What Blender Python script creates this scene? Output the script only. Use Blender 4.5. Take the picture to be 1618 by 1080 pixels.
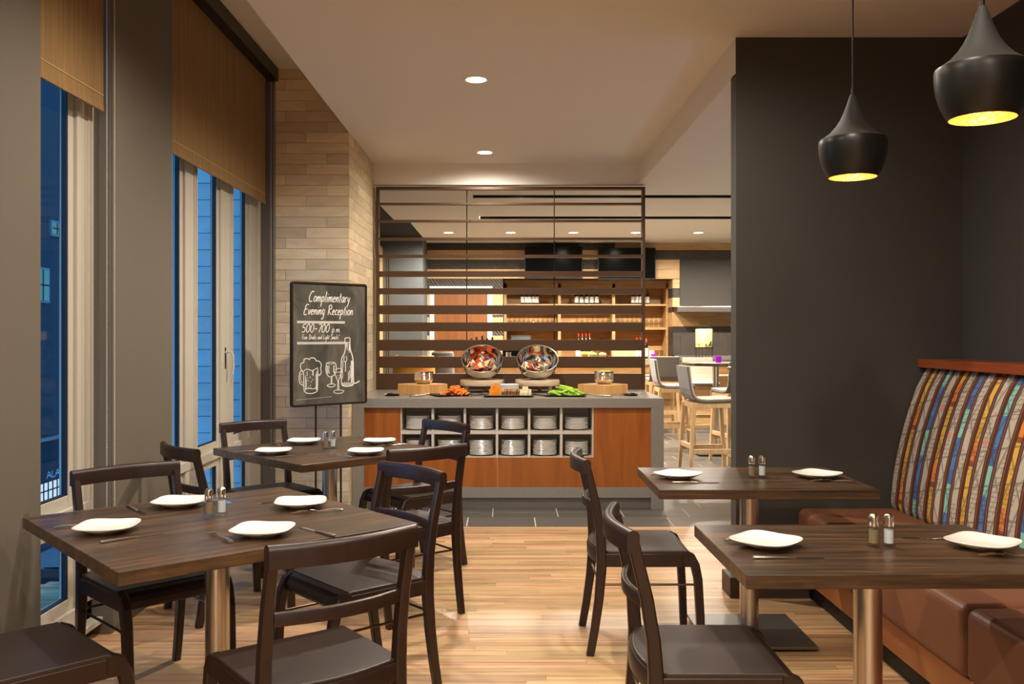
import bpy, bmesh, math, random
from mathutils import Vector, Matrix

# ------------------------------------------------------------------ camera, world, light, exposure
for o in list(bpy.data.objects):
    bpy.data.objects.remove(o, do_unlink=True)
scene = bpy.context.scene
COL = scene.collection
F = 1450.0                      # focal length in pixels of the 1618 x 1080 frame
CX, CY, H = 799.0, 529.0, 1.433   # principal point and camera height
cd = bpy.data.cameras.new('camera')
cam = bpy.data.objects.new('camera', cd)
COL.objects.link(cam)
cam.location = (0, 0, H)
cam.rotation_euler = (math.radians(90), 0, 0)
cd.sensor_fit = 'HORIZONTAL'
cd.sensor_width = 36.0
cd.lens = 36.0 * F / 1618.0
cd.shift_x = (809.0 - CX) / 1618.0
cd.shift_y = -(540.0 - CY) / 1618.0
cd.clip_start = 0.05
scene.camera = cam
scene.view_settings.view_transform = 'Standard'
scene.view_settings.look = 'None'
scene.view_settings.gamma = 1.0
scene.view_settings.use_curve_mapping = False
scene.view_settings.exposure = 0.1
cy = scene.cycles
cy.use_denoising = True
cy.max_bounces = 8
cy.diffuse_bounces = 5
cy.glossy_bounces = 4
cy.transmission_bounces = 6
cy.transparent_max_bounces = 12
cy.sample_clamp_indirect = 4.0
cy.caustics_reflective = False
cy.caustics_refractive = False

world = bpy.data.worlds.new('dusk_sky')
scene.world = world
world.use_nodes = True
bg = world.node_tree.nodes['Background']
bg.inputs['Color'].default_value = (0.068, 0.27, 0.57, 1)
bg.inputs['Strength'].default_value = 4.0

WARM = (1.0, 0.905, 0.78)
P_MAIN = 108.0       # watts of one recessed ceiling spot in the dining area
P_BAR = 300.0        # watts of one recessed ceiling spot in the bar
P_TRACK = 230.0      # watts of one spot in the bar's ceiling slots
P_PEND = 2.6        # watts of one pendant bulb

# ------------------------------------------------------------------ helpers
def px(x, y, z=0.0):
    """point at height z below the horizon whose picture is pixel (x, y)"""
    Y = (H - z) * F / (y - CY)
    return ((x - CX) * Y / F, Y)

def lin(c):
    out = []
    for v in c[:3]:
        v = v / 255.0
        out.append(v / 12.92 if v <= 0.04045 else ((v + 0.055) / 1.055) ** 2.4)
    return (out[0], out[1], out[2], 1.0)

class MB:
    def __init__(self):
        self.v = []; self.f = []; self.s = []
    def add(self, vs, fs, smooth=False, M=None):
        n = len(self.v)
        for p in vs:
            p = Vector(p)
            self.v.append(tuple(M @ p) if M is not None else tuple(p))
        for q in fs:
            self.f.append(tuple(i + n for i in q)); self.s.append(smooth)
        return self
    def box(self, x0, x1, y0, y1, z0, z1, M=None):
        vs = [(x0,y0,z0),(x1,y0,z0),(x1,y1,z0),(x0,y1,z0),(x0,y0,z1),(x1,y0,z1),(x1,y1,z1),(x0,y1,z1)]
        fs = [(0,3,2,1),(4,5,6,7),(0,1,5,4),(1,2,6,5),(2,3,7,6),(3,0,4,7)]
        return self.add(vs, fs, False, M)
    def cyl(self, p0, p1, r0, r1=None, n=12, caps=True, smooth=True, M=None):
        r1 = r0 if r1 is None else r1
        p0 = Vector(p0); p1 = Vector(p1); d = (p1 - p0).normalized()
        a = Vector((1,0,0)) if abs(d.x) < 0.9 else Vector((0,1,0))
        u = d.cross(a).normalized(); w = d.cross(u)
        vs = []
        for k in range(n):
            t = 2*math.pi*k/n
            vs.append(p0 + (u*math.cos(t) + w*math.sin(t))*r0)
        for k in range(n):
            t = 2*math.pi*k/n
            vs.append(p1 + (u*math.cos(t) + w*math.sin(t))*r1)
        fs = [(k, (k+1) % n, n+(k+1) % n, n+k) for k in range(n)]
        self.add(vs, fs, smooth, M)
        if caps:
            self.add(vs[:n], [tuple(range(n-1, -1, -1))], False, M)
            self.add(vs[n:], [tuple(range(n))], False, M)
        return self
    def lathe(self, prof, n=24, o=(0,0,0), smooth=True, M=None):
        vs = []; fs = []
        for (r, z) in prof:
            for k in range(n):
                t = 2*math.pi*k/n
                vs.append((o[0]+r*math.cos(t), o[1]+r*math.sin(t), o[2]+z))
        for i in range(len(prof)-1):
            for k in range(n):
                a = i*n+k; b = i*n+(k+1) % n
                fs.append((a, b, b+n, a+n))
        self.add(vs, fs, smooth, M)
        if prof[0][0] > 1e-6: self.add(vs[:n], [tuple(range(n-1,-1,-1))], False, M)
        if prof[-1][0] > 1e-6: self.add(vs[-n:], [tuple(range(n))], False, M)
        return self
    def shell(self, prof, n=24, o=(0,0,0), M=None):      # lathe without end caps
        vs = []; fs = []
        for (r, z) in prof:
            for k in range(n):
                t = 2*math.pi*k/n
                vs.append((o[0]+r*math.cos(t), o[1]+r*math.sin(t), o[2]+z))
        for i in range(len(prof)-1):
            for k in range(n):
                a = i*n+k; b = i*n+(k+1) % n
                fs.append((a, b, b+n, a+n))
        return self.add(vs, fs, True, M)
    def prism(self, poly, axis, d0, d1, smooth=False, M=None):
        """poly of 2-D points extruded along axis; x:(y,z)  y:(x,z)  z:(x,y)"""
        def P(p, d):
            return {'x': (d, p[0], p[1]), 'y': (p[0], d, p[1]), 'z': (p[0], p[1], d)}[axis]
        n = len(poly)
        vs = [P(p, d0) for p in poly] + [P(p, d1) for p in poly]
        fs = [(k, (k+1) % n, n+(k+1) % n, n+k) for k in range(n)]
        self.add(vs, fs, smooth, M)
        self.add(vs[:n], [tuple(range(n-1,-1,-1))], False, M)
        self.add(vs[n:], [tuple(range(n))], False, M)
        return self
    def sweep(self, path, sec, side=(0,1,0), smooth=False, M=None, scale=None):
        """closed section (a,b) carried along path; a along 'side', b perpendicular to side and path"""
        side = Vector(side).normalized(); n = len(sec); vs = []; fs = []
        P = [Vector(p) for p in path]
        for i, p in enumerate(P):
            d = (P[min(i+1, len(P)-1)] - P[max(i-1, 0)]).normalized()
            sd = (side - d*side.dot(d)).normalized()
            w = sd.cross(d)
            k = 1.0 if scale is None else scale[i]
            for (a, b) in sec:
                vs.append(p + sd*a*k + w*b*k)
        for i in range(len(P)-1):
            for k in range(n):
                a = i*n+k; b = i*n+(k+1) % n
                fs.append((a, b, b+n, a+n))
        self.add(vs, fs, smooth, M)
        self.add(vs[:n], [tuple(range(n-1,-1,-1))], False, M)
        self.add(vs[-n:], [tuple(range(n))], False, M)
        return self
    def mesh(self, name):
        me = bpy.data.meshes.new(name)
        me.from_pydata(self.v, [], self.f)
        me.polygons.foreach_set('use_smooth', self.s)
        bm = bmesh.new(); bm.from_mesh(me)
        bmesh.ops.remove_doubles(bm, verts=bm.verts, dist=1e-5)
        bmesh.ops.recalc_face_normals(bm, faces=bm.faces)
        bm.to_mesh(me); bm.free()
        if any(self.s): me.set_sharp_from_angle(angle=math.radians(42))
        me.update()
        return me
    def build(self, name, mat, parent=None, bevel=0.0, seg=2, **kw):
        o = bpy.data.objects.new(name, self.mesh(name))
        o.data.materials.append(mat)
        COL.objects.link(o)
        if parent is not None: o.parent = parent
        if bevel > 0:
            m = o.modifiers.new('bevel', 'BEVEL'); m.width = bevel; m.segments = seg; m.limit_method = 'ANGLE'
            m.angle_limit = math.radians(40)
        tag(o, **kw)
        return o

def tag(o, label=None, cat=None, group=None, kind=None):
    if label: o['label'] = label
    if cat: o['category'] = cat
    if group: o['group'] = group
    if kind: o['kind'] = kind
    return o

def thing(name, label, cat, loc=(0,0,0), rz=0.0, group=None):
    o = bpy.data.objects.new(name, None)
    o.empty_display_size = 0.1
    COL.objects.link(o)
    o.location = loc; o.rotation_euler = (0, 0, rz)
    return tag(o, label, cat, group)

def put(name, me, mat=None, parent=None, loc=(0,0,0), rot=(0,0,0), scale=(1,1,1), **kw):
    o = bpy.data.objects.new(name, me)
    if mat is not None and not me.materials: me.materials.append(mat)
    COL.objects.link(o)
    if parent is not None: o.parent = parent
    o.location = loc; o.rotation_euler = rot; o.scale = scale
    return tag(o, **kw)

def dup(root, loc, rz, label, group=None):
    r = root.copy(); COL.objects.link(r)
    r.location = loc; r.rotation_euler = (0, 0, rz); r['label'] = label
    if group: r['group'] = group
    for ch in list(root.children):
        c = ch.copy(); COL.objects.link(c); c.parent = r
        for g in list(ch.children):
            d = g.copy(); COL.objects.link(d); d.parent = c
    return r

ORD = ['first','second','third','fourth','fifth','sixth','seventh','eighth','ninth','tenth','eleventh','twelfth','thirteenth','fourteenth','fifteenth','sixteenth','seventeenth','eighteenth','nineteenth','twentieth']

def arc(cx, cz, r, a0, a1, n):
    return [(cx + r*math.cos(math.radians(a0+(a1-a0)*k/(n-1))), cz + r*math.sin(math.radians(a0+(a1-a0)*k/(n-1)))) for k in range(n)]

def rrect(w, h, r, n=4):
    """rounded rectangle centred on the origin"""
    pts = []
    for (cx, cz, a) in ((w/2-r, h/2-r, 0), (-w/2+r, h/2-r, 90), (-w/2+r, -h/2+r, 180), (w/2-r, -h/2+r, 270)):
        pts += arc(cx, cz, r, a, a+90, n)
    return pts

# ------------------------------------------------------------------ materials
def newmat(name):
    m = bpy.data.materials.new(name); m.use_nodes = True
    nt = m.node_tree
    return m, nt, nt.nodes['Principled BSDF']

def nd(nt, t, **kw):
    n = nt.nodes.new(t)
    for k, v in kw.items(): setattr(n, k, v)
    return n

def plain(name, col, rough=0.5, metal=0.0, noise=0.0, nscale=(8,8,8), rand=0.0, bump=0.0, bscale=60.0, coat=0.0, spec=0.5, emit=None, estr=0.0, sheen=0.0, tint=None):
    m, nt, b = newmat(name)
    c = lin(col)
    b.inputs['Base Color'].default_value = c
    b.inputs['Roughness'].default_value = rough
    b.inputs['Metallic'].default_value = metal
    b.inputs['Specular IOR Level'].default_value = spec
    b.inputs['Coat Weight'].default_value = coat
    b.inputs['Sheen Weight'].default_value = sheen
    if emit is not None:
        b.inputs['Emission Color'].default_value = lin(emit); b.inputs['Emission Strength'].default_value = estr
    tc = nd(nt, 'ShaderNodeTexCoord')
    last = None
    if noise > 0:
        mp = nd(nt, 'ShaderNodeMapping'); mp.inputs['Scale'].default_value = nscale
        nz = nd(nt, 'ShaderNodeTexNoise'); nz.inputs['Scale'].default_value = 1.0; nz.inputs['Detail'].default_value = 4
        nt.links.new(tc.outputs['Object'], mp.inputs[0]); nt.links.new(mp.outputs[0], nz.inputs['Vector'])
        mx = nd(nt, 'ShaderNodeMix', data_type='RGBA')
        lo = [max(0, v*(1-noise)) for v in c[:3]] + [1]; hi = [min(1, v*(1+noise)) for v in c[:3]] + [1]
        if tint is not None: lo = lin(tint)
        mx.inputs[6].default_value = lo; mx.inputs[7].default_value = hi
        cr = nd(nt, 'ShaderNodeMapRange'); cr.inputs[1].default_value = 0.3; cr.inputs[2].default_value = 0.7
        nt.links.new(nz.outputs['Fac'], cr.inputs[0]); nt.links.new(cr.outputs[0], mx.inputs[0])
        last = mx.outputs[2]
    if rand > 0:
        oi = nd(nt, 'ShaderNodeObjectInfo')
        mr = nd(nt, 'ShaderNodeMapRange'); mr.inputs[3].default_value = 1-rand; mr.inputs[4].default_value = 1+rand
        nt.links.new(oi.outputs['Random'], mr.inputs[0])
        hv = nd(nt, 'ShaderNodeHueSaturation'); nt.links.new(mr.outputs[0], hv.inputs['Value'])
        if last is not None: nt.links.new(last, hv.inputs['Color'])
        else: hv.inputs['Color'].default_value = c
        last = hv.outputs[0]
    if last is not None: nt.links.new(last, b.inputs['Base Color'])
    if bump > 0:
        nz = nd(nt, 'ShaderNodeTexNoise'); nz.inputs['Scale'].default_value = bscale; nz.inputs['Detail'].default_value = 3
        bp = nd(nt, 'ShaderNodeBump'); bp.inputs['Strength'].default_value = bump; bp.inputs['Distance'].default_value = 0.01
        nt.links.new(tc.outputs['Object'], nz.inputs['Vector']); nt.links.new(nz.outputs['Fac'], bp.inputs['Height'])
        nt.links.new(bp.outputs[0], b.inputs['Normal'])
    return m

def wood(name, dark, mid, light, scale=(2,30,30), rough=0.4, rand=0.0, hue=0.0, coat=0.0, knots=False, bump=0.05, shift=True, dist=0.8):
    """grain stretched along the axis with the smallest scale"""
    m, nt, b = newmat(name)
    tc = nd(nt, 'ShaderNodeTexCoord'); oi = nd(nt, 'ShaderNodeObjectInfo')
    mp = nd(nt, 'ShaderNodeMapping'); mp.inputs['Scale'].default_value = scale
    if shift:
        mu = nd(nt, 'ShaderNodeMath', operation='MULTIPLY'); mu.inputs[1].default_value = 37.0
        nt.links.new(oi.outputs['Random'], mu.inputs[0])
        ad = nd(nt, 'ShaderNodeVectorMath', operation='ADD')
        nt.links.new(tc.outputs['Object'], ad.inputs[0]); nt.links.new(mu.outputs[0], ad.inputs[1])
        nt.links.new(ad.outputs[0], mp.inputs[0])
    else:
        nt.links.new(tc.outputs['Object'], mp.inputs[0])
    nz = nd(nt, 'ShaderNodeTexNoise'); nz.inputs['Scale'].default_value = 1.0; nz.inputs['Detail'].default_value = 6; nz.inputs['Roughness'].default_value = 0.65; nz.inputs['Distortion'].default_value = dist
    nt.links.new(mp.outputs[0], nz.inputs['Vector'])
    cr = nd(nt, 'ShaderNodeValToRGB')
    e = cr.color_ramp.elements
    e[0].position = 0.30; e[0].color = lin(dark)
    e[1].position = 0.72; e[1].color = lin(light)
    k = e.new(0.50); k.color = lin(mid)
    nt.links.new(nz.outputs['Fac'], cr.inputs[0])
    last = cr.outputs[0]
    if knots:
        n2 = nd(nt, 'ShaderNodeTexNoise'); n2.inputs['Scale'].default_value = 3.2; n2.inputs['Detail'].default_value = 2; n2.inputs['Distortion'].default_value = 2.5
        nt.links.new(tc.outputs['Object'], n2.inputs['Vector'])
        r2 = nd(nt, 'ShaderNodeMapRange'); r2.inputs[1].default_value = 0.60; r2.inputs[2].default_value = 0.72; r2.inputs[4].default_value = 0.55
        nt.links.new(n2.outputs['Fac'], r2.inputs[0])
        mk = nd(nt, 'ShaderNodeMix', data_type='RGBA'); mk.inputs[7].default_value = lin((104, 66, 40))
        nt.links.new(r2.outputs[0], mk.inputs[0]); nt.links.new(last, mk.inputs[6]); last = mk.outputs[2]
    if rand > 0 or hue > 0:
        hv = nd(nt, 'ShaderNodeHueSaturation')
        mr = nd(nt, 'ShaderNodeMapRange'); mr.inputs[3].default_value = 1-rand; mr.inputs[4].default_value = 1+rand*0.75
        nt.links.new(oi.outputs['Random'], mr.inputs[0]); nt.links.new(mr.outputs[0], hv.inputs['Value'])
        if hue > 0:
            m2 = nd(nt, 'ShaderNodeMath', operation='MULTIPLY'); m2.inputs[1].default_value = 7.31
            fr = nd(nt, 'ShaderNodeMath', operation='FRACT')
            m3 = nd(nt, 'ShaderNodeMapRange'); m3.inputs[3].default_value = 0.5-hue; m3.inputs[4].default_value = 0.5+hue
            nt.links.new(oi.outputs['Random'], m2.inputs[0]); nt.links.new(m2.outputs[0], fr.inputs[0]); nt.links.new(fr.outputs[0], m3.inputs[0])
            nt.links.new(m3.outputs[0], hv.inputs['Hue'])
        nt.links.new(last, hv.inputs['Color']); last = hv.outputs[0]
    nt.links.new(last, b.inputs['Base Color'])
    b.inputs['Roughness'].default_value = rough
    b.inputs['Coat Weight'].default_value = coat
    b.inputs['Coat Roughness'].default_value = 0.25
    if bump > 0:
        bp = nd(nt, 'ShaderNodeBump'); bp.inputs['Strength'].default_value = bump; bp.inputs['Distance'].default_value = 0.004
        nt.links.new(nz.outputs['Fac'], bp.inputs['Height']); nt.links.new(bp.outputs[0], b.inputs['Normal'])
    return m

def glass(name, tint=(255,255,255), gloss=1.0, rough=0.02, dark=1.0):
    """thin clear glass: see-through with a fresnel reflection"""
    m = bpy.data.materials.new(name); m.use_nodes = True
    nt = m.node_tree; nt.nodes.clear()
    out = nd(nt, 'ShaderNodeOutputMaterial'); mx = nd(nt, 'ShaderNodeMixShader')
    tr = nd(nt, 'ShaderNodeBsdfTransparent'); gl = nd(nt, 'ShaderNodeBsdfGlossy')
    c = lin(tint); tr.inputs['Color'].default_value = (c[0]*dark, c[1]*dark, c[2]*dark, 1)
    gl.inputs['Roughness'].default_value = rough
    fr = nd(nt, 'ShaderNodeLayerWeight'); fr.inputs['Blend'].default_value = 0.5
    pw = nd(nt, 'ShaderNodeMath', operation='POWER'); pw.inputs[1].default_value = 4.5
    mu = nd(nt, 'ShaderNodeMath', operation='MULTIPLY_ADD'); mu.inputs[1].default_value = 0.75*gloss; mu.inputs[2].default_value = 0.035*gloss
    mu.use_clamp = True
    nt.links.new(fr.outputs['Facing'], pw.inputs[0]); nt.links.new(pw.outputs[0], mu.inputs[0]); nt.links.new(mu.outputs[0], mx.inputs[0])
    nt.links.new(tr.outputs[0], mx.inputs[1]); nt.links.new(gl.outputs[0], mx.inputs[2]); nt.links.new(mx.outputs[0], out.inputs[0])
    return m

def emit(name, col, s):
    m = bpy.data.materials.new(name); m.use_nodes = True
    nt = m.node_tree; nt.nodes.clear()
    out = nd(nt, 'ShaderNodeOutputMaterial'); e = nd(nt, 'ShaderNodeEmission')
    e.inputs[0].default_value = lin(col); e.inputs[1].default_value = s
    nt.links.new(e.outputs[0], out.inputs[0])
    return m

def banquette_fabric(name):
    """printed upholstery: vertical stripes, every second coloured one blue/teal or yellow/orange, with a lattice print"""
    m, nt, b = newmat(name)
    L = nt.links.new
    tc = nd(nt, 'ShaderNodeTexCoord'); sp = nd(nt, 'ShaderNodeSeparateXYZ'); L(tc.outputs['Object'], sp.inputs[0])
    def mth(op, a, bb=None):
        n = nd(nt, 'ShaderNodeMath', operation=op)
        for i, q in enumerate((a, bb)):
            if q is None: continue
            if isinstance(q, (int, float)): n.inputs[i].default_value = q
            else: L(q, n.inputs[i])
        return n.outputs[0]
    u = mth('FRACT', mth('DIVIDE', sp.outputs['Y'], 0.165))
    alt = mth('GREATER_THAN', mth('FRACT', mth('DIVIDE', sp.outputs['Y'], 0.33)), 0.5)
    cr = nd(nt, 'ShaderNodeValToRGB'); cr.color_ramp.interpolation = 'CONSTANT'
    stops = [(0.0, (70,36,20)), (0.05, (190,96,40)), (0.07, (70,36,20)), (0.14, (178,168,150)), (0.46, (76,38,22)), (0.52, (126,48,40)), (0.55, (96,108,130)), (0.57, (76,38,22)), (0.65, (0,0,0)), (0.87, (70,36,20))]
    el = cr.color_ramp.elements
    el[0].position = 0.0; el[0].color = lin(stops[0][1])
    el[1].position = stops[1][0]; el[1].color = lin(stops[1][1])
    for p, c in stops[2:]:
        k = el.new(p); k.color = lin(c)
    L(u, cr.inputs[0])
    def vramp(stp, per, off):
        v = mth('FRACT', mth('ADD', mth('DIVIDE', sp.outputs['Z'], per), off))
        r = nd(nt, 'ShaderNodeValToRGB'); r.color_ramp.interpolation = 'CONSTANT'
        e = r.color_ramp.elements
        e[0].position = stp[0][0]; e[0].color = lin(stp[0][1]); e[1].position = stp[1][0]; e[1].color = lin(stp[1][1])
        for p, c in stp[2:]:
            k = e.new(p); k.color = lin(c)
        L(v, r.inputs[0]); return r.outputs[0]
    offs = mth('MULTIPLY', mth('FLOOR', mth('DIVIDE', sp.outputs['Y'], 0.33)), 0.37)
    blue = vramp([(0.0, (70,114,172)), (0.42, (126,186,168)), (0.8, (58,98,150))], 0.36, offs)
    yell = vramp([(0.0, (208,164,60)), (0.5, (140,66,30)), (0.56, (216,124,42)), (0.8, (200,150,52))], 0.40, offs)
    colr = nd(nt, 'ShaderNodeMix', data_type='RGBA'); L(alt, colr.inputs[0]); L(blue, colr.inputs[6]); L(yell, colr.inputs[7])
    isc = mth('MULTIPLY', mth('GREATER_THAN', u, 0.65), mth('LESS_THAN', u, 0.87))
    base = nd(nt, 'ShaderNodeMix', data_type='RGBA'); L(isc, base.inputs[0]); L(cr.outputs[0], base.inputs[6]); L(colr.outputs[2], base.inputs[7])
    # lattice of thin dark lines over the pale and the coloured stripes
    def lines(ky, kz, w):
        return mth('LESS_THAN', mth('FRACT', mth('ADD', mth('MULTIPLY', sp.outputs['Y'], ky), mth('MULTIPLY', sp.outputs['Z'], kz))), w)
    big = mth('MAXIMUM', mth('MAXIMUM', lines(7.3, 3.1, 0.085), lines(6.1, -4.4, 0.08)), lines(1.3, 6.2, 0.055))
    nz = nd(nt, 'ShaderNodeTexNoise'); nz.inputs['Scale'].default_value = 6.0; L(tc.outputs['Object'], nz.inputs['Vector'])
    fine = mth('MULTIPLY', mth('MAXIMUM', lines(31.0, 17.0, 0.14), lines(4.0, 47.0, 0.18)), mth('GREATER_THAN', nz.outputs['Fac'], 0.5))
    ln = mth('MAXIMUM', big, fine)
    pale = mth('MAXIMUM', isc, mth('MULTIPLY', mth('GREATER_THAN', u, 0.14), mth('LESS_THAN', u, 0.46)))
    fac = mth('MULTIPLY', mth('MULTIPLY', ln, pale), 0.55)
    dk = nd(nt, 'ShaderNodeMix', data_type='RGBA'); L(fac, dk.inputs[0]); L(base.outputs[2], dk.inputs[6]); dk.inputs[7].default_value = lin((52,46,40))
    # small pink marks on the pale stripes
    v3 = nd(nt, 'ShaderNodeTexVoronoi'); v3.inputs['Scale'].default_value = 7; L(tc.outputs['Object'], v3.inputs['Vector'])
    pk = mth('MULTIPLY', mth('MULTIPLY', mth('LESS_THAN', v3.outputs['Distance'], 0.16), mth('SUBTRACT', pale, isc)), 0.7)
    pm = nd(nt, 'ShaderNodeMix', data_type='RGBA'); L(pk, pm.inputs[0]); L(dk.outputs[2], pm.inputs[6]); pm.inputs[7].default_value = lin((196,120,112))
    L(pm.outputs[2], b.inputs['Base Color'])
    b.inputs['Roughness'].default_value = 0.9
    return m

def chalk(name):
    m, nt, b = newmat(name)
    tc = nd(nt, 'ShaderNodeTexCoord')
    mp = nd(nt, 'ShaderNodeMapping'); mp.inputs['Scale'].default_value = (6, 6, 3)
    nz = nd(nt, 'ShaderNodeTexNoise'); nz.inputs['Scale'].default_value = 1.0; nz.inputs['Detail'].default_value = 7; nz.inputs['Distortion'].default_value = 1.2
    cr = nd(nt, 'ShaderNodeValToRGB'); e = cr.color_ramp.elements
    e[0].position = 0.35; e[0].color = lin((58,55,48)); e[1].position = 0.75; e[1].color = lin((104,98,86))
    nt.links.new(tc.outputs['Object'], mp.inputs[0]); nt.links.new(mp.outputs[0], nz.inputs['Vector']); nt.links.new(nz.outputs['Fac'], cr.inputs[0])
    nt.links.new(cr.outputs[0], b.inputs['Base Color']); b.inputs['Roughness'].default_value = 0.8
    return m

def hammered(name, col):
    m, nt, b = newmat(name)
    b.inputs['Base Color'].default_value = lin(col); b.inputs['Metallic'].default_value = 0.9; b.inputs['Roughness'].default_value = 0.35
    tc = nd(nt, 'ShaderNodeTexCoord'); vo = nd(nt, 'ShaderNodeTexVoronoi'); vo.inputs['Scale'].default_value = 70
    bp = nd(nt, 'ShaderNodeBump'); bp.inputs['Strength'].default_value = 0.6; bp.inputs['Distance'].default_value = 0.004
    nt.links.new(tc.outputs['Object'], vo.inputs['Vector']); nt.links.new(vo.outputs['Distance'], bp.inputs['Height']); nt.links.new(bp.outputs[0], b.inputs['Normal'])
    return m

def textured_dark(name):
    """dark panel with a slanting ribbed relief"""
    m, nt, b = newmat(name)
    b.inputs['Base Color'].default_value = lin((62, 53, 43)); b.inputs['Roughness'].default_value = 0.55
    tc = nd(nt, 'ShaderNodeTexCoord'); mp = nd(nt, 'ShaderNodeMapping'); mp.inputs['Rotation'].default_value = (0, math.radians(40), 0)
    wv = nd(nt, 'ShaderNodeTexWave'); wv.inputs['Scale'].default_value = 9; wv.inputs['Distortion'].default_value = 3; wv.inputs['Detail'].default_value = 2
    bp = nd(nt, 'ShaderNodeBump'); bp.inputs['Strength'].default_value = 0.8; bp.inputs['Distance'].default_value = 0.01
    nt.links.new(tc.outputs['Object'], mp.inputs[0]); nt.links.new(mp.outputs[0], wv.inputs['Vector']); nt.links.new(wv.outputs['Fac'], bp.inputs['Height']); nt.links.new(bp.outputs[0], b.inputs['Normal'])
    return m

MT = {}
MT['ceiling'] = plain('ceiling_paint', (230,224,215), 0.9)
MT['pilaster'] = plain('taupe_wall_paint', (106,97,83), 0.85, noise=0.03, nscale=(2,2,2))
MT['jamb'] = plain('grey_jamb_paint', (104,97,88), 0.7)
MT['darkwall'] = plain('charcoal_wall_paint', (62,60,55), 0.75, noise=0.04, nscale=(3,3,3))
MT['barwall'] = plain('blue_grey_wall', (86,90,90), 0.8)
MT['blackpaint'] = plain('black_paint', (16,14,13), 0.9)
MT['rearwall'] = plain('warm_wall_paint', (226,216,202), 0.9)
MT['winframe'] = plain('window_frame_white', (196,188,172), 0.45)
MT['gasket'] = plain('black_gasket', (12,12,14), 0.6)
MT['pane'] = glass('window_glass', (240,247,255), 0.22)
MT['blind'] = plain('brown_blind_fabric', (142,110,66), 0.85, noise=0.22, nscale=(6,90,2.5), bump=0.08, bscale=220)
MT['blindseam'] = plain('blind_seam', (190,150,96), 0.8)
MT['valance'] = plain('bronze_black_metal', (26,23,20), 0.4, metal=0.3)
MT['chain'] = plain('bead_chain', (214,206,190), 0.4)
MT['grout'] = plain('grout', (150,132,106), 0.95)
MT['floortile'] = plain('grey_floor_tile', (92,87,80), 0.34, noise=0.10, nscale=(2.5,7,4), rand=0.08, spec=0.4)
MT['floorgrout'] = plain('pale_grout', (214,204,188), 0.9)
MT['floorboard'] = wood('oak_floorboard', (142,100,62), (194,154,110), (218,184,142), (1.3,40,40), 0.36, rand=0.24, hue=0.012, coat=0.12)
MT['brick'] = wood('beige_stone_tile', (204,180,142), (220,198,160), (232,212,178), (3,3,9), 0.75, rand=0.17, hue=0.006, bump=0.1)
MT['table'] = wood('dark_stained_pine', (36,25,15), (72,52,34), (114,82,52), (2.2,34,34), 0.36, rand=0.04, coat=0.25, knots=True, dist=0.25)
MT['chair'] = wood('espresso_chair_wood', (33,18,12), (41,22,15), (49,27,19), (20,20,3), 0.40, coat=0.12, bump=0.0)
MT['seat'] = plain('dark_brown_vinyl', (50,36,30), 0.42, noise=0.10, nscale=(5,5,5), bump=0.05, bscale=300)
MT['rod'] = plain('bronze_rod', (92,72,54), 0.3, metal=0.9)
MT['steel'] = plain('brushed_steel', (205,196,184), 0.28, metal=1.0)
MT['polished'] = plain('polished_steel', (225,218,208), 0.07, metal=1.0)
MT['plate'] = plain('baseplate_grey', (120,114,106), 0.35, metal=0.7)
MT['china'] = plain('white_china', (244,240,232), 0.18, coat=0.3)
MT['salt'] = plain('salt', (240,240,238), 0.9, noise=0.05, nscale=(900,900,900))
MT['pepper'] = plain('pepper', (160,134,100), 0.9, noise=0.5, nscale=(700,700,700))
MT['clear'] = glass('clear_glass', (250,252,252), 1.0, 0.03)
MT['bronze'] = plain('bronze_metal', (80,56,36), 0.42, metal=0.35, noise=0.06, nscale=(1,1,1))
MT['blackmetal'] = plain('black_metal', (24,22,20), 0.45, metal=0.4)
MT['stone'] = plain('grey_quartz', (140,134,124), 0.30, noise=0.06, nscale=(60,60,60))
MT['panel'] = wood('orange_cherry_panel', (140,74,22), (160,88,28), (174,100,36), (10,10,1.2), 0.35, coat=0.2, bump=0.0)
MT['cubby'] = plain('cubby_metal', (212,203,188), 0.35, metal=0.1)
MT['bamboo'] = wood('bamboo', (196,140,78), (216,164,100), (230,184,122), (40,40,2), 0.45, bump=0.0)
MT['palewood'] = wood('pale_beech', (206,178,142), (222,198,164), (232,212,182), (5,5,18), 0.5, bump=0.0)
MT['stoolwood'] = wood('ash_stool_wood', (198,156,108), (214,176,128), (226,192,148), (16,16,2), 0.45, bump=0.0)
MT['felt'] = plain('grey_felt', (100,92,84), 0.95, noise=0.18, nscale=(120,120,120), sheen=0.3)
MT['paleseat'] = plain('pale_seat_fabric', (190,178,160), 0.85, noise=0.05, nscale=(60,60,60))
MT['trayblack'] = plain('black_tray', (22,21,21), 0.35)
MT['carrot'] = plain('carrot', (255,142,52), 0.5, noise=0.12, nscale=(40,40,40), rand=0.12)
MT['celery'] = plain('celery', (168,208,60), 0.5, noise=0.2, nscale=(30,30,30), rand=0.25)
MT['cheddar'] = plain('orange_cheese', (240,146,22), 0.5, rand=0.06)
MT['whitecheese'] = plain('white_cheese', (240,226,184), 0.55, rand=0.05)
MT['bread'] = plain('seeded_bread', (176,122,78), 0.9, noise=0.45, nscale=(90,90,90), tint=(92,52,26))
MT['chip_red'] = plain('red_chip', (214,74,34), 0.7, rand=0.1)
MT['chip_blue'] = plain('blue_chip', (92,92,104), 0.7, rand=0.1)
MT['chip_pale'] = plain('pale_chip', (238,206,152), 0.7, rand=0.05)
MT['salsa'] = plain('salsa', (216,92,40), 0.4, noise=0.4, nscale=(80,80,80), bump=0.6, bscale=90)
MT['guac'] = plain('green_salsa', (188,192,84), 0.5, noise=0.3, nscale=(80,80,80), bump=0.6, bscale=90)
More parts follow.
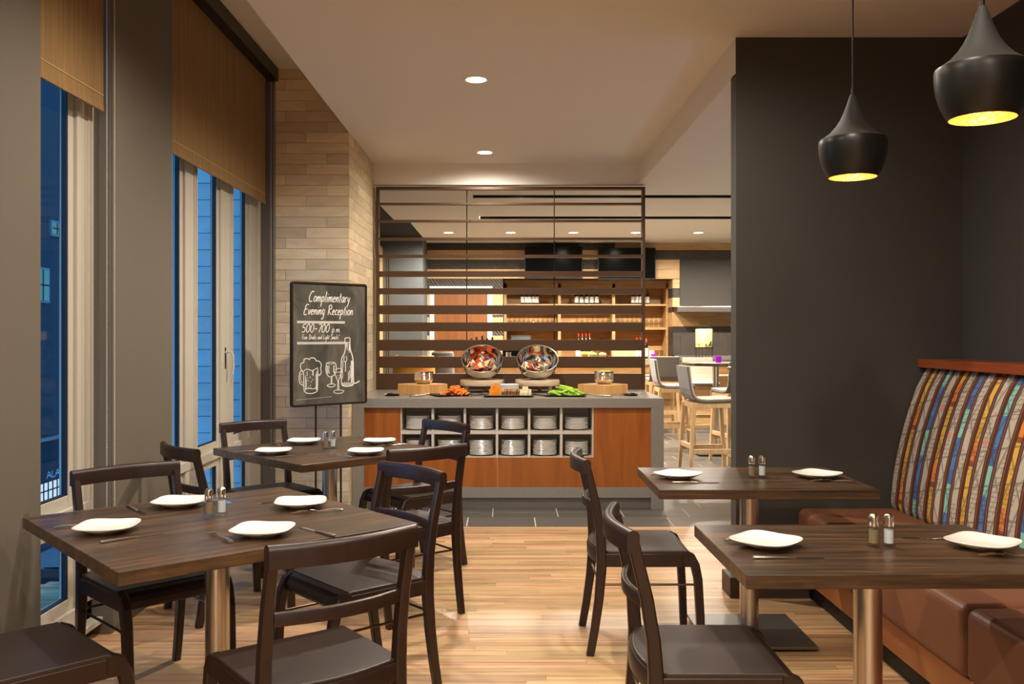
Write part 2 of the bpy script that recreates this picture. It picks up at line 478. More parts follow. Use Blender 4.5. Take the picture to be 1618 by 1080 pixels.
MT['barwood'] = wood('honey_bar_wood', (178,136,88), (198,158,108), (212,176,128), (1.5,14,14), 0.5, rand=0.05, bump=0.0)
MT['shelfwood'] = wood('oak_shelf', (164,122,74), (186,146,94), (200,164,114), (1.6,16,16), 0.45, bump=0.0)
MT['ribbed'] = textured_dark('ribbed_dark_panel')
MT['darkpanel'] = plain('dark_board', (46,39,31), 0.6)
MT['backsplash'] = plain('dark_stone_tile', (52,44,37), 0.5, noise=0.15, nscale=(8,8,8), rand=0.1)
MT['tv'] = plain('television_black', (8,9,9), 0.15, spec=0.12)
MT['doorwood'] = wood('orange_door', (106,62,28), (122,74,36), (134,86,46), (12,12,1.2), 0.4, bump=0.0)
MT['litframe'] = emit('backlit_door_frame', (255,240,214), 1.5)
MT['lens'] = emit('downlight_lens', (255,232,196), 14.0)
MT['lampwhite'] = plain('white_trim', (236,230,220), 0.5)
MT['pend_out'] = plain('matt_black_lamp', (26,25,23), 0.36, metal=0.2)
MT['pend_neck'] = plain('matt_black_neck', (32,30,26), 0.75)
MT['pend_in'] = hammered('hammered_brass', (246,196,120))
MT['bulb'] = emit('warm_bulb', (255,214,150), 22.0)
MT['cord'] = plain('black_cord', (14,13,12), 0.7)
MT['leather'] = plain('brown_leather', (128,80,54), 0.48, noise=0.06, nscale=(6,6,6), bump=0.04, bscale=250)
MT['benchpanel'] = wood('bench_panel', (146,86,44), (164,100,54), (176,112,64), (12,1.5,12), 0.4, bump=0.0)
MT['caprail'] = wood('cap_rail_cherry', (118,52,24), (140,66,32), (156,80,42), (20,1.5,20), 0.35, coat=0.3, bump=0.0)
MT['fabric'] = banquette_fabric('striped_banquette_fabric')
MT['toekick'] = plain('dark_toe_kick', (26,20,16), 0.6)
MT['baseboard'] = wood('dark_baseboard', (48,36,28), (58,44,34), (66,50,39), (2,20,20), 0.5, bump=0.0)
MT['chalkboard'] = chalk('chalkboard')
MT['chalk'] = plain('white_chalk', (232,228,218), 0.95)
MT['signframe'] = plain('dark_bronze_frame', (46,30,20), 0.4, metal=0.3)
MT['bottle'] = plain('dark_bottle_glass', (24,14,10), 0.08, coat=0.5)
MT['bottlelabel'] = plain('white_bottle_label', (232,226,214), 0.7)
MT['redcap'] = plain('red_capsule', (206,66,34), 0.4)
MT['amber'] = glass('amber_liquor', (196,140,70), 1.0)
MT['greenglass'] = glass('green_bottle_glass', (150,170,120), 1.0)
MT['wineglass'] = glass('wine_glass', (236,232,222), 2.2, 0.05)
MT['lemonade'] = plain('lemonade', (255,224,140), 0.25, noise=0.06, nscale=(14,14,3), emit=(250,226,110), estr=0.0)
MT['purple'] = plain('purple_votive', (150,20,170), 0.15, emit=(190,20,220), estr=0.5)
MT['yellowfab'] = plain('yellow_upholstery', (222,160,58), 0.85)
MT['extwall'] = plain('outdoor_block', (210,206,198), 0.9, noise=0.08, nscale=(3,3,9), rand=0.06)
MT['extjoint'] = plain('outdoor_joint', (196,193,186), 0.95)
MT['asphalt'] = plain('street', (110,112,112), 0.9)
MT['house'] = plain('far_building', (34,36,40), 0.9)
MT['litwindow'] = emit('far_lit_window', (120,220,240), 0.35)
MT['shopwindow'] = emit('shop_window', (226,240,250), 1.0)
MT['carpaint'] = plain('dark_car_paint', (16,17,20), 0.25, coat=0.3)
MT['carglass'] = plain('car_glass', (10,12,14), 0.05)
MT['tyre'] = plain('tyre', (16,16,16), 0.9)
MT['boxcard'] = plain('kraft_card', (216,178,126), 0.85)
MT['maroon'] = plain('maroon_stand', (92,34,28), 0.4)

S = 'structure'
rnd = random.Random(5)

# ------------------------------------------------------------------ room shell
XR = 2.515            # right wall
XW = -1.89            # room face of the window piers
XC, YC = -1.268, 7.415  # brick column: side face, front face
ZM, ZP, ZL = 3.07, 3.58, 2.865   # main ceiling, window pocket ceiling, bar ceiling
YWOOD = 6.86          # where floorboards end and tiles begin
YB = 14.27            # bar's back wall

fl = MB().box(-2.35, XR+0.1, -6.5, YWOOD, -0.3, -0.012).build('floor', MT['floorgrout'], kind=S, label='oak strip floor of the dining area')
# floorboards: each strip in view is an object of its own
PW = 0.0585
def plank_mesh(L):
    return MB().box(0, L, 0, PW-0.0008, -0.018, 0).mesh('plank')
plank_cache = {}
def plank(L):
    k = round(L, 2)
    if k not in plank_cache:
        me = plank_mesh(k - 0.001); me.materials.append(MT['floorboard']); plank_cache[k] = me
    return plank_cache[k], k
y = YWOOD - PW
field = MB()
while y > -1.65:
    x = -1.90 - rnd.random()*0.9
    inview = y > 3.62
    while x < XR:
        L = rnd.choice((0.55, 0.8, 1.05, 1.3, 1.55, 1.8))
        if inview:
            if x + L > -1.95 and x < 1.75:
                me, k = plank(L)
                put('plank', me, parent=fl, loc=(x, y, 0))
            else:
                field.box(x, x+L-0.001, y, y+PW-0.0008, -0.018, 0)
        else:
            field.box(x, x+L-0.001, y, y+PW-0.0008, -0.018, 0)
        x += round(L, 2)
    y -= PW
# the part of the floor that the picture does not reach
field.box(-1.9, XR, -6.5, y, -0.018, 0)
field.build('plank_field', MT['floorboard'], fl, kind='stuff')

ft = MB().box(-2.35, 4.75, YWOOD, 15.3, -0.3, -0.004).build('floor_bar', MT['floorgrout'], kind=S, label='grey tiled floor of the buffet and bar')
MB().box(-1.9, 1.7, YWOOD-0.004, YWOOD+0.006, -0.004, 0.001).build('threshold_strip', MT['steel'], ft)
TX, TY = 0.52, 0.372
tm = MB().box(0, TX-0.008, 0, TY-0.003, -0.02, 0).mesh('tile'); tm.materials.append(MT['floortile'])
row = 0; y = YWOOD + 0.008
while y < 13.9:
    x = -1.95 + (0.0, 0.19, 0.36)[row % 3]
    x = x + 0.10 - TX
    while x < 4.6:
        vis = (y < 8.0 and x < 2.6) or (x > 1.0 and x < y*0.27+0.4) or (x < 1.0 and y > 13.0)
        if vis:
            put('tile', tm, parent=ft, loc=(x, y, 0))
        x += TX
    row += 1; y += TY
MB().box(-1.9, 1.05, 8.0, 13.0, -0.02, 0).build('tile_field', MT['floortile'], ft, kind='stuff')

# window wall: piers, lintel and base in front of the window line
w = MB()
w.box(-2.07, XW, -6.5, 3.73, -0.1, ZP)
w.box(-2.07, XW, 4.41, 5.20, -0.1, ZP)
w.box(-2.07, -1.99, 3.6, 4.5, 3.40, ZP).box(-2.07, -1.99, 5.1, YC, 3.40, ZP)
w.box(-2.07, -1.99, 3.6, 4.5, -0.1, 0.06).box(-2.07, -1.99, 5.1, YC, -0.1, 0.06)
w.build('wall_left', MT['pilaster'], kind=S, label='taupe painted window wall with broad piers')
jm = MB()
jm.box(-2.05, XW-0.004, 4.398, 4.41, 0.0, 3.45)
jm.box(-2.05, XW+0.03, YC-0.012, YC+0.3, 0.0, ZP)
jm.build('trim_1', MT['jamb'], kind=S, label='dark grey window jamb linings')

# ceilings
c = MB()
c.box(XC, XR+0.1, -6.5, 5.05, ZM, 3.9)
c.box(XC, 1.268, 5.05, 8.75, ZM, 3.9)
c.build('ceiling', MT['ceiling'], kind=S, label='plain painted main ceiling')
MB().box(-2.35, XC, -6.5, 9.0, ZP, 3.9).build('ceiling_pocket', MT['ceiling'], kind=S, label='raised ceiling strip above the window wall')
SL1, SL2 = (9.40, 9.61), (11.09, 11.36)   # dark light slots in the bar ceiling
c = MB()
c.box(1.268, 4.75, 5.062, 8.75, ZL, 3.9)
c.box(-1.39, 4.75, 8.75, SL1[0], ZL, 3.9)
c.box(-1.39, -0.34, SL1[0], SL1[1], ZL, 3.9)
c.box(-1.39, 4.75, SL1[1], SL2[0], ZL, 3.9)
c.box(-1.39, -0.32, SL2[0], SL2[1], ZL, 3.9)
c.box(-1.39, 4.75, SL2[1], 11.7, ZL, 3.9)
c.box(-1.215, 4.75, 11.7, 15.3, ZL, 3.9)
cb = c.build('ceiling_bar', MT['ceiling'], kind=S, label='lower ceiling over the bar with two long light slots')
s = MB()
for a, b_ in (SL1, SL2):
    s.box(-0.34, 4.75, a, b_, 3.05, 3.2)
    s.box(-0.34, 4.75, a-0.001, a+0.004, ZL+0.006, 3.1).box(-0.34, 4.75, b_-0.004, b_+0.001, ZL+0.006, 3.1)
s.build('slot_lining', MT['blackpaint'], cb)
s = MB().box(-2.35, -1.39, 8.75, 11.7, ZL-0.002, 3.9).box(-2.35, -1.215, 11.7, 13.45, ZL-0.002, 3.9)
s.build('black_soffit', MT['blackpaint'], cb)

# walls of the dining area
MB().box(XR, XR+0.2, -6.5, 5.25, -0.1, ZM).build('wall_right', MT['darkwall'], kind=S, label='charcoal wall behind the banquette')
MB().box(1.268, XR, 5.05, 5.062, 0.0, ZM+0.02).box(1.268, XR, 5.062, 5.165, 0.0, ZL+0.01).build('wall_divider', MT['darkwall'], kind=S, label='charcoal dividing wall beside the bar')
MB().box(-2.35, XR+0.2, -6.7, -6.5, -0.1, 3.9).build('wall_rear', MT['rearwall'], kind=S, label='wall behind the viewer')
MB().box(1.222, 1.66, 4.995, 5.19, 0.0, 0.112).build('baseboard_divider', MT['baseboard'], kind=S, bevel=0.003, label='dark wooden baseboard of the charcoal dividing wall')

# brick-clad column: stone tiles in running bond, one object each
core = MB().box(-1.895, XC-0.008, YC+0.008, 9.0, -0.1, ZP).build('wall_column', MT['grout'], kind=S, label='column clad in long beige stone tiles')
RH = 0.0853
tc_ = {}
def wtile(L, ax):
    k = (round(L, 3), ax)
    if k not in tc_:
        g = 0.0013
        mb = MB()
        if ax == 'f': mb.box(g, L-g, 0, 0.012, g, RH-g)
        else: mb.box(-0.012, 0, g, L-g, g, RH-g)
        me = mb.mesh('wall_tile'); me.materials.append(MT['brick']); tc_[k] = me
    return tc_[k]
joints = [-1.612, -1.777, -1.446]
nrow = int(ZP/RH) + 1
XF0 = -1.862
for r in range(nrow):
    z = ZP - (r+1)*RH + 0.0
    if z < -0.05: break
    j = joints[r % 3]
    segs = [(XF0, j), (j, XC)]
    if r in (2, 13, 26): segs = [(XF0, XC)]
    for a, b_ in segs:
        put('wall_tile', wtile(b_-a, 'f'), parent=core, loc=(a, YC-0.004, z), )
    # side face
    if z < ZM:
        ys = [YC]
        q = YC + (0.22, 0.45, 0.62)[r % 3]
        while q < 8.75:
            ys.append(q); q += 0.66
        ys.append(8.75)
        for a, b_ in zip(ys[:-1], ys[1:]):
            if b_-a > 0.03: put('wall_tile', wtile(b_-a, 's'), parent=core, loc=(XC+0.004, a, z))

# bar walls
MB().box(-2.35, -1.89, 8.06, 15.3, -0.1, 3.9).build('wall_bar_left', MT['pilaster'], kind=S, label='left wall of the bar behind the slatted screen')
MB().box(4.6, 4.8, 5.1, 15.3, -0.1, 3.9).build('wall_bar_right', MT['barwall'], kind=S, label='right wall of the bar')
MB().box(XR, 4.8, 5.05, 5.25, -0.1, 3.9).build('wall_bar_front', MT['barwall'], kind=S, label='hidden front wall of the bar beyond the charcoal wall')
bw = MB().box(-2.35, -1.22, 13.45, YB, 0.0, ZL).build('wall_bar_pier', MT['barwall'], kind=S, label='blue grey wall block left of the bar door')
MB().box(-1.735, -1.728, 13.44, 13.45, 0, 2.6).box(-1.706, -1.699, 13.44, 13.45, 0, 2.6).build('metal_strip', MT['steel'], bw)
MB().box(-1.89, -1.80, 13.0, 13.45, 0.0, 2.72).build('trim_2', MT['barwood'], kind=S, label='narrow honey wood panel at the bar door')

def bz(y): return H + (CY - y)/101.6
def bx(x): return (x - CX)/101.6
wb = MB()
wb.box(-2.35, bx(795), YB+0.03, YB+0.2, -0.1, 3.9)
wb.box(bx(1063.5), 4.8, YB+0.03, YB+0.2, -0.1, 3.9)
wb.box(bx(795), bx(1063.5), YB+0.03, YB+0.2, 2.31, 3.9)
wb.box(-0.04, 2.61, 15.1, 15.3, -0.1, 3.9).box(-0.24, -0.04, YB+0.03, 15.3, -0.1, 3.9).box(2.605, 2.8, YB+0.03, 15.3, -0.1, 3.9)
wback = wb.build('wall_back', MT['darkpanel'], kind=S, label='back wall of the bar clad in honey wood and dark boards')
def board(x0, x1, y0, y1, mat, d=0.03, nm='wall_board'):
    MB().box(bx(x0), bx(x1)-0.002, YB+0.03-d, YB+0.032, bz(y1)+0.002, bz(y0)).build(nm, mat, wback)
Wd, Dk = MT['barwood'], MT['ribbed']
ys = [383, 395, 410, 425, 440, 455]
for i, (ml, mm) in enumerate(((Dk, Dk), (Wd, Wd), (Dk, Dk), (Wd, Wd), (Dk, Dk))):
    board(674, 795, ys[i], ys[i+1], ml)
    if i < 4: board(795, 972 if i == 0 else 1036, ys[i], ys[i+1], mm)
board(972, 1270, 383, 395, Wd); board(1036, 1270, 395, 410, Dk)
board(1036, 1074, 410, 425, Wd); board(1036, 1074, 425, 440.5, Wd); board(1063.5, 1074, 441, 455, Wd)
board(1063.5, 1074, 455, 470, Dk); board(1063.5, 1074, 470, 484.5, Wd)
for (a, b_) in ((674, 679), (778, 795)):
    for (y0, y1, m) in ((455, 497, Wd), (497, 501, Dk), (501, 523, Wd), (523, 530, Dk), (530, 600, Wd), (600, 674, Wd)):
        board(a, b_, y0, y1, m)
board(1074, 1270, 410, 484.5, MT['darkpanel'], 0.045, 'menu_board')
board(1063.5, 1270, 493, 500, Wd); board(1063.5, 1270, 500, 515.5, Wd)
for (a, b_) in ((1063.5, 1135), (1135, 1270)): board(a, b_, 515.5, 530.5, MT['backsplash'], nm='backsplash_tile')
for (a, b_) in ((1063.5, 1075.5), (1075.5, 1150), (1150, 1270)): board(a, b_, 530.5, 561, MT['backsplash'], nm='backsplash_tile')
# return faces of the niche, banded like the wall
for (y0, y1, m) in ((441,455,Wd),(455,470,Dk),(470,484.5,Wd),(484.5,493,Dk),(493,515.5,Wd),(515.5,561,MT['backsplash'])):
    MB().box(2.598, 2.606, YB+0.03, 14.67, bz(y1), bz(y0)).build('niche_board', m, wback)

# lit bar door
d = MB().box(bx(686), bx(770), YB+0.0, YB+0.04, 0.0, bz(456)).build('door_1', MT['doorwood'], kind=S, label='orange wood door with a glowing white frame')
g = MB().box(bx(679), bx(686), YB-0.02, YB+0.04, 0, bz(452)).box(bx(770), bx(778), YB-0.02, YB+0.04, 0, bz(452)).box(bx(679), bx(778), YB-0.02, YB+0.04, bz(456), bz(452))
g.build('door_frame', MT['litframe'], d, label='glowing white frame')
MB().cyl((bx(764), YB-0.03, 0.95), (bx(764), YB-0.03, 1.15), 0.012).build('door_handle', MT['steel'], d)

# ------------------------------------------------------------------ windows
def bar_y(mb, y0, y1, z0, z1, x0, x1): mb.box(x0, x1, y0, y1, z0, z1)
def window(name, Y0, Y1, mull, label):
    """frame in the plane x = -1.98 from Y0 to Y1, panes split at the mullions [(y0, y1, sash)]"""
    XFm = -1.985
    fr = MB()
    fr.box(-2.05, XFm, Y0, Y1, 0.06, 0.17)                    # bottom rail
    fr.box(-2.05, XFm, Y0, Y1, 3.36, 3.42)
    for (a, b_) in mull:
        fr.box(-2.05, XFm, a, b_, 0.06, 3.4)
        fr.box(-1.99, XFm+0.008, b_-0.055, b_-0.035, 0.17, 3.36)
        fr.box(-1.99, XFm+0.012, b_-0.03, b_-0.012, 0.17, 3.36)
    fr.box(-2.05, XFm+0.006, Y0, Y1, 0.585, 0.645)            # transom
    o = fr.build(name, MT['winframe'], bevel=0.004, kind=S, label=label)
    MB().box(-2.02, -1.93, Y0-0.0, Y1, 0.055, 0.085).build('window_sill', MT['winframe'], o, bevel=0.004)
    edges = [m for m in mull]
    for (m0, m1) in zip(edges[:-1], edges[1:]):
        a, b_ = m0[1], m1[0]
        for (z0, z1) in ((0.17, 0.585), (0.645, 3.36)):
            sw = 0.055
            sh = MB()
            X0, X1 = -2.045, -2.002
            sh.box(X0, X1, a, a+sw, z0, z1).box(X0, X1, b_-sw, b_, z0, z1)
            sh.box(X0, X1, a+sw, b_-sw, z0, z0+sw).box(X0, X1, a+sw, b_-sw, z1-sw, z1)
            so = sh.build('sash', MT['winframe'], o, bevel=0.003)
            gk = MB()
            for (u0, u1, v0, v1) in ((a+sw, a+sw+0.006, z0+sw, z1-sw), (b_-sw-0.008, b_-sw, z0+sw, z1-sw), (a+sw, b_-sw, z0+sw, z0+sw+0.006)):
                gk.box(-2.03, -2.006, u0, u1, v0, v1)
            gk.build('gasket', MT['gasket'], so)
            MB().box(-2.024, -2.019, a+sw, b_-sw, z0+sw, z1-sw).build('pane', MT['pane'], so)
    return o
w1 = window('window_1', 3.62, 4.41, [(3.0, 3.62), (4.255, 4.41)], 'narrow window between the taupe piers, brown blind half down')
w2 = window('window_2', 5.10, 7.41, [(4.9, 5.10), (5.692, 5.894), (6.407, 6.665), (7.118, 7.41)], 'wide three-part window beside the stone-clad column')
# lever handle on the opening sash
hy, hz = 6.50, 1.27
h = MB().box(-2.0, -1.985, hy-0.014, hy+0.014, hz-0.075, hz+0.075).sweep([(-1.985, hy, hz+0.04), (-1.95, hy, hz+0.045), (-1.935, hy+0.01, hz+0.02), (-1.935, hy+0.02, hz-0.06), (-1.94, hy+0.015, hz-0.12)], rrect(0.022, 0.014, 0.005, 3), (0,1,0), True)
h.build('window_handle', MT['winframe'], w2)

# roller blinds
def bead_mesh(L, r=0.0034, pitch=0.011):
    mb = MB(); n = int(L/pitch)
    pts = [(1,0,0),(-1,0,0),(0,1,0),(0,-1,0),(0,0,1),(0,0,-1)]
    fs = [(0,2,4),(2,1,4),(1,3,4),(3,0,4),(2,0,5),(1,2,5),(3,1,5),(0,3,5)]
    for k in range(n):
        mb.add([(p[0]*r, p[1]*r, p[2]*r - k*pitch) for p in pts], fs, True)
    return mb.cyl((0,0,0), (0,0,-L), r*0.4, n=4, caps=False)
def blind(Y0, Y1, zb, label, chains):
    o = thing('roller_blind', label, 'blind', (0, 0, 0))
    MB().box(-1.913, -1.909, Y0, Y1, zb+0.012, 3.47).build('blind_fabric', MT['blind'], o)
    MB().box(-1.917, -1.905, Y0, Y1, zb, zb+0.03).build('hem_bar', MT['blind'], o, bevel=0.003)
    MB().box(-1.9075, -1.9065, Y0, Y1, zb+0.075, zb+0.08).build('hem_seam', MT['blindseam'], o)
    MB().cyl((-1.94, Y0, 3.5), (-1.94, Y1, 3.5), 0.03, n=14).build('roller', MT['blind'], o)
    MB().box(-2.0, -1.828, Y0-0.03, Y1+0.09, 3.47, 3.575).build('valance', MT['valance'], o, bevel=0.003)
    for (cx, cyy) in chains:
        b_ = bead_mesh(3.1).build('bead_chain', MT['chain'], o); b_.location = (cx, cyy, 3.46)
    return o
blind(3.73, 4.355, 2.49, 'brown roller blind on the narrow left window', [(-1.90, 4.372), (-1.875, 4.40)])
blind(5.20, 7.29, 2.472, 'wide brown roller blind on the window beside the column', [(-1.885, 7.37), (-1.865, 7.39)])

# ------------------------------------------------------------------ outdoors
street = MB().box(-60, -2.4, -30, 70, -4.3, -4.0).build('street', MT['asphalt'], kind=S, label='street below the windows at dusk')
EW = MB().box(-3.55, -1.95, 8.02, 9.2, -4.0, 7.0).build('wall_outside', MT['extjoint'], kind=S, label='outside wing wall of pale blocks seen through the wide window')
bm_ = {}
for r in range(26):
    z = 0.0 + r*0.145
    xs = [-3.55, -3.0 if r % 2 else -3.25, -1.95]
    for a, b_ in zip(xs[:-1], xs[1:]):
        k = round(b_-a, 3)
        if k not in bm_:
            bm_[k] = MB().box(0.003, k-0.003, 0, 0.03, 0.003, 0.142).mesh('block'); bm_[k].materials.append(MT['extwall'])
        put('block', bm_[k], parent=EW, loc=(a, 7.998, z))
# far building across the street
fb = thing('far_building', 'dark building across the street seen through the narrow window', 'building', (-11.6, 22.0, -4.0))
MB().box(-6, 0, -14, 16, 0, 15).build('wall', MT['house'], fb)
for i, (y0, y1, z0, z1, m) in enumerate(((1.36, 1.79, 8.02, 8.30, 'litwindow'), (0.55, 1.17, 6.30, 7.06, 'litwindow'), (-3.2, -2.6, 6.3, 7.06, 'carglass'), (3.0, 3.9, 6.6, 7.4, 'carglass'))):
    f_ = MB().box(0, 0.06, y0-0.06, y1+0.06, z0-0.06, z1+0.06).build('window', MT['asphalt'], fb)
    MB().box(0.06, 0.075, y0, y1, z0, z1).build('pane', MT[m], f_)
    MB().box(0.075, 0.09, y0, y1, (z0+z1)/2-0.02, (z0+z1)/2+0.02).box(0.075, 0.09, (y0+y1)/2-0.02, (y0+y1)/2+0.02, z0, z1).build('glazing_bar', MT['house'], f_)
MB().box(0, 0.2, -3, 6, 2.80, 2.85).build('awning', MT['asphalt'], fb)
sw_ = MB().box(0, 0.05, -3, 1.95, 1.28, 1.72).build('shop_window', MT['shopwindow'], fb)
sb = MB()
for k in range(22): sb.box(0.05, 0.07, -3 + k*0.23, -2.97 + k*0.23, 1.28, 1.72)
sb.box(0.05, 0.07, -3, 1.95, 1.50, 1.53)
sb.build('glazing_bar', MT['house'], sw_)
MB().box(0.0, 0.12, -3, 6, 1.74, 2.25).build('sign_board', MT['house'], fb)

car = thing('parked_car', 'dark parked car on the street below the narrow window', 'car', (-7.35, 14.9, -4.0), 0.06)
prof = [(-2.2,0.35),(-2.25,0.6),(-2.15,0.85),(-1.3,0.98),(-0.7,1.38),(0.1,1.47),(0.9,1.42),(1.7,1.05),(2.15,0.95),(2.25,0.6),(2.2,0.35)]
vs = []; fs = []
n = len(prof)
for (xx, sc_) in ((-0.86,0.96),(-0.82,1.0),(0.82,1.0),(0.86,0.96)):
    for (a, z) in prof: vs.append((xx*(1.0 if z < 1.0 else 0.82), a*sc_, 0.35+(z-0.35)*sc_))
for i in range(3):
    for k in range(n): fs.append((i*n+k, i*n+(k+1) % n, (i+1)*n+(k+1) % n, (i+1)*n+k))
fs += [tuple(range(n)), tuple(range(3*n, 4*n))]
MB().add(vs, fs).build('car_body', MT['carpaint'], car, bevel=0.04, seg=3)
gw = MB().add([(-0.6,-1.25,1.03),(0.6,-1.25,1.03),(0.6,-0.78,1.37),(-0.6,-0.78,1.37)], [(0,1,2,3)]).add([(-0.6,1.62,1.12),(0.6,1.62,1.12),(0.6,1.0,1.42),(-0.6,1.0,1.42)], [(0,1,2,3)])
for sx in (-1, 1):
    gw.add([(sx*0.80,-0.95,1.04),(sx*0.80,1.3,1.06),(sx*0.735,0.85,1.38),(sx*0.735,-0.6,1.36)], [(0,1,2,3)])
gw.build('car_window', MT['carglass'], car)
for (sx, yy) in ((-1,-1.35),(1,-1.35),(-1,1.35),(1,1.35)):
    MB().cyl((sx*0.70,yy,0.33),(sx*0.88,yy,0.33),0.33,n=20).build('wheel', MT['tyre'], car)

# ------------------------------------------------------------------ ceiling lights
def spot(parent, loc, power, size=172, blend=0.75, radius=0.05, rot=(0,0,0)):
    l = bpy.data.lights.new('spot', 'SPOT'); l.energy = power; l.color = WARM; l.spot_size = math.radians(size); l.spot_blend = blend; l.shadow_soft_size = radius
    o = bpy.data.objects.new('spot_lamp', l); COL.objects.link(o); o.parent = parent; o.location = loc; o.rotation_euler = rot
    return o
trim_me = MB().lathe([(0.062,0.0),(0.078,-0.004),(0.080,0.0),(0.080,0.03),(0.062,0.03),(0.062,0.0)], 24).mesh('trim_ring'); trim_me.materials.append(MT['lampwhite'])
lens_me = MB().lathe([(0.0,-0.002),(0.062,-0.002),(0.062,0.01)], 24).mesh('lens'); lens_me.materials.append(MT['lens'])
def downlight(x, y, z, power, label, size=172, rot=(0,0,0)):
    t = thing('downlight', label, 'ceiling light', (x, y, z), 0, 'recessed ceiling lights')
    put('trim_ring', trim_me, parent=t); put('lens', lens_me, parent=t)
    spot(t, (0, 0, -0.02), power, size, rot=rot)
downlight(-0.187, 8.24, ZM, P_MAIN, 'round recessed light in the main ceiling, just in front of the slatted screen')
downlight(-0.19, 5.89, ZM, P_MAIN*2.3, 'round recessed light in the main ceiling, nearest of the two in view')
for i, (x, y) in enumerate(((-0.9, 3.9), (0.75, 4.1), (-0.9, 2.0), (0.75, 2.1), (-0.9, 0.2), (0.75, 0.2), (-0.9, -1.7), (0.75, -1.7), (-0.9, -3.6), (0.75, -3.6), (-0.9, -5.5), (0.75, -5.5))):  # unseen lamps, added as fill; rows behind the camera feed the ambient bounce
    downlight(x, y, ZM, P_MAIN*(0.9 if y > 1.5 else 1.35), 'added unseen recessed ceiling light above the viewer, %s of the near rows' % ORD[i])
for i, X in enumerate((-0.80, 0.07, 0.95, 1.82, 2.70, 3.6)):
    downlight(X, 12.86, ZL, P_BAR, 'round recessed light in the bar ceiling, %s from the left' % ORD[i])
for i, X in enumerate((2.0, 3.2)):
    downlight(X, 7.6, ZL, P_BAR*0.4, 'round recessed light in the low ceiling behind the charcoal wall, ' + ('nearer' if i == 0 else 'farther') + ' one')
hm = MB().cyl((0,0,-0.0),(0,0,-0.09),0.035,n=14).mesh('lamp_head'); hm.materials.append(MT['lampwhite'])
lm2 = MB().cyl((0,0,-0.0905),(0,0,-0.092),0.028,n=14).mesh('lens'); lm2.materials.append(MT['lens'])
for r, (yy, pxs) in enumerate(((9.495, (822, 920, 970, 1119)), (11.21, (760, 822, 860, 907, 949, 990, 1035, 1077, 1122)))):
    for i, p in enumerate(pxs):
        X = (p-CX)*yy/F
        t = thing('track_spotlight', 'small spotlight in the %s ceiling slot of the bar, %s from the left' % (('near', 'far')[r], ORD[i]), 'spotlight', (X, yy, 3.05), 0, 'spotlights in the ceiling slots')
        put('lamp_head', hm, parent=t); put('lens', lm2, parent=t)
        if i % 2 == 0: spot(t, (0, 0, -0.1), P_TRACK, 100)

# ------------------------------------------------------------------ tables
def table(label, x, y, rz, lx, ly, base=0.50, zt=0.75, th=0.042, group=None):
    t = thing('dining_table', label, 'table', (x, y, 0), rz, group)
    MB().box(-lx/2, lx/2, -ly/2, ly/2, zt-th, zt).build('tabletop', MT['table'], t, bevel=0.002, seg=1)
    MB().cyl((0,0,0.02),(0,0,zt-th-0.008),0.0445,n=28).build('pole', MT['steel'], t)
    MB().box(-0.16, 0.16, -0.16, 0.16, zt-th-0.008, zt-th).build('mounting_plate', MT['blackmetal'], t)
    b_ = MB().box(-base/2, base/2, -base/2, base/2, 0.012, 0.024).build('base_plate', MT['plate'], t, bevel=0.0015, seg=1)
    for sx in (-1, 1):
        for sy in (-1, 1):
            MB().cyl((sx*(base/2-0.05), sy*(base/2-0.05), 0), (sx*(base/2-0.05), sy*(base/2-0.05), 0.012), 0.02, n=10).build('glide', MT['blackmetal'], b_)
    return t
R = math.radians
A1, A2 = 41, 44
L1, L2 = (-1.065, 3.39), (-1.06, 5.53)
R1, R2 = (1.166, 4.395), (1.17, 2.965)
table('big square dark wooden table set for four, nearest on the window side', L1[0], L1[1], R(A1), 1.06, 1.06, 0.48)
table('far square dark wooden table set for four, beside the chalkboard sign', L2[0], L2[1], R(A2), 1.0, 1.0, 0.40)
table('small dark wooden table for two against the charcoal dividing wall', R1[0], R1[1], 0, 0.975, 0.69)
table('small dark wooden table for two at the banquette, nearest the viewer', R2[0], R2[1], R(0.6), 0.975, 0.69)

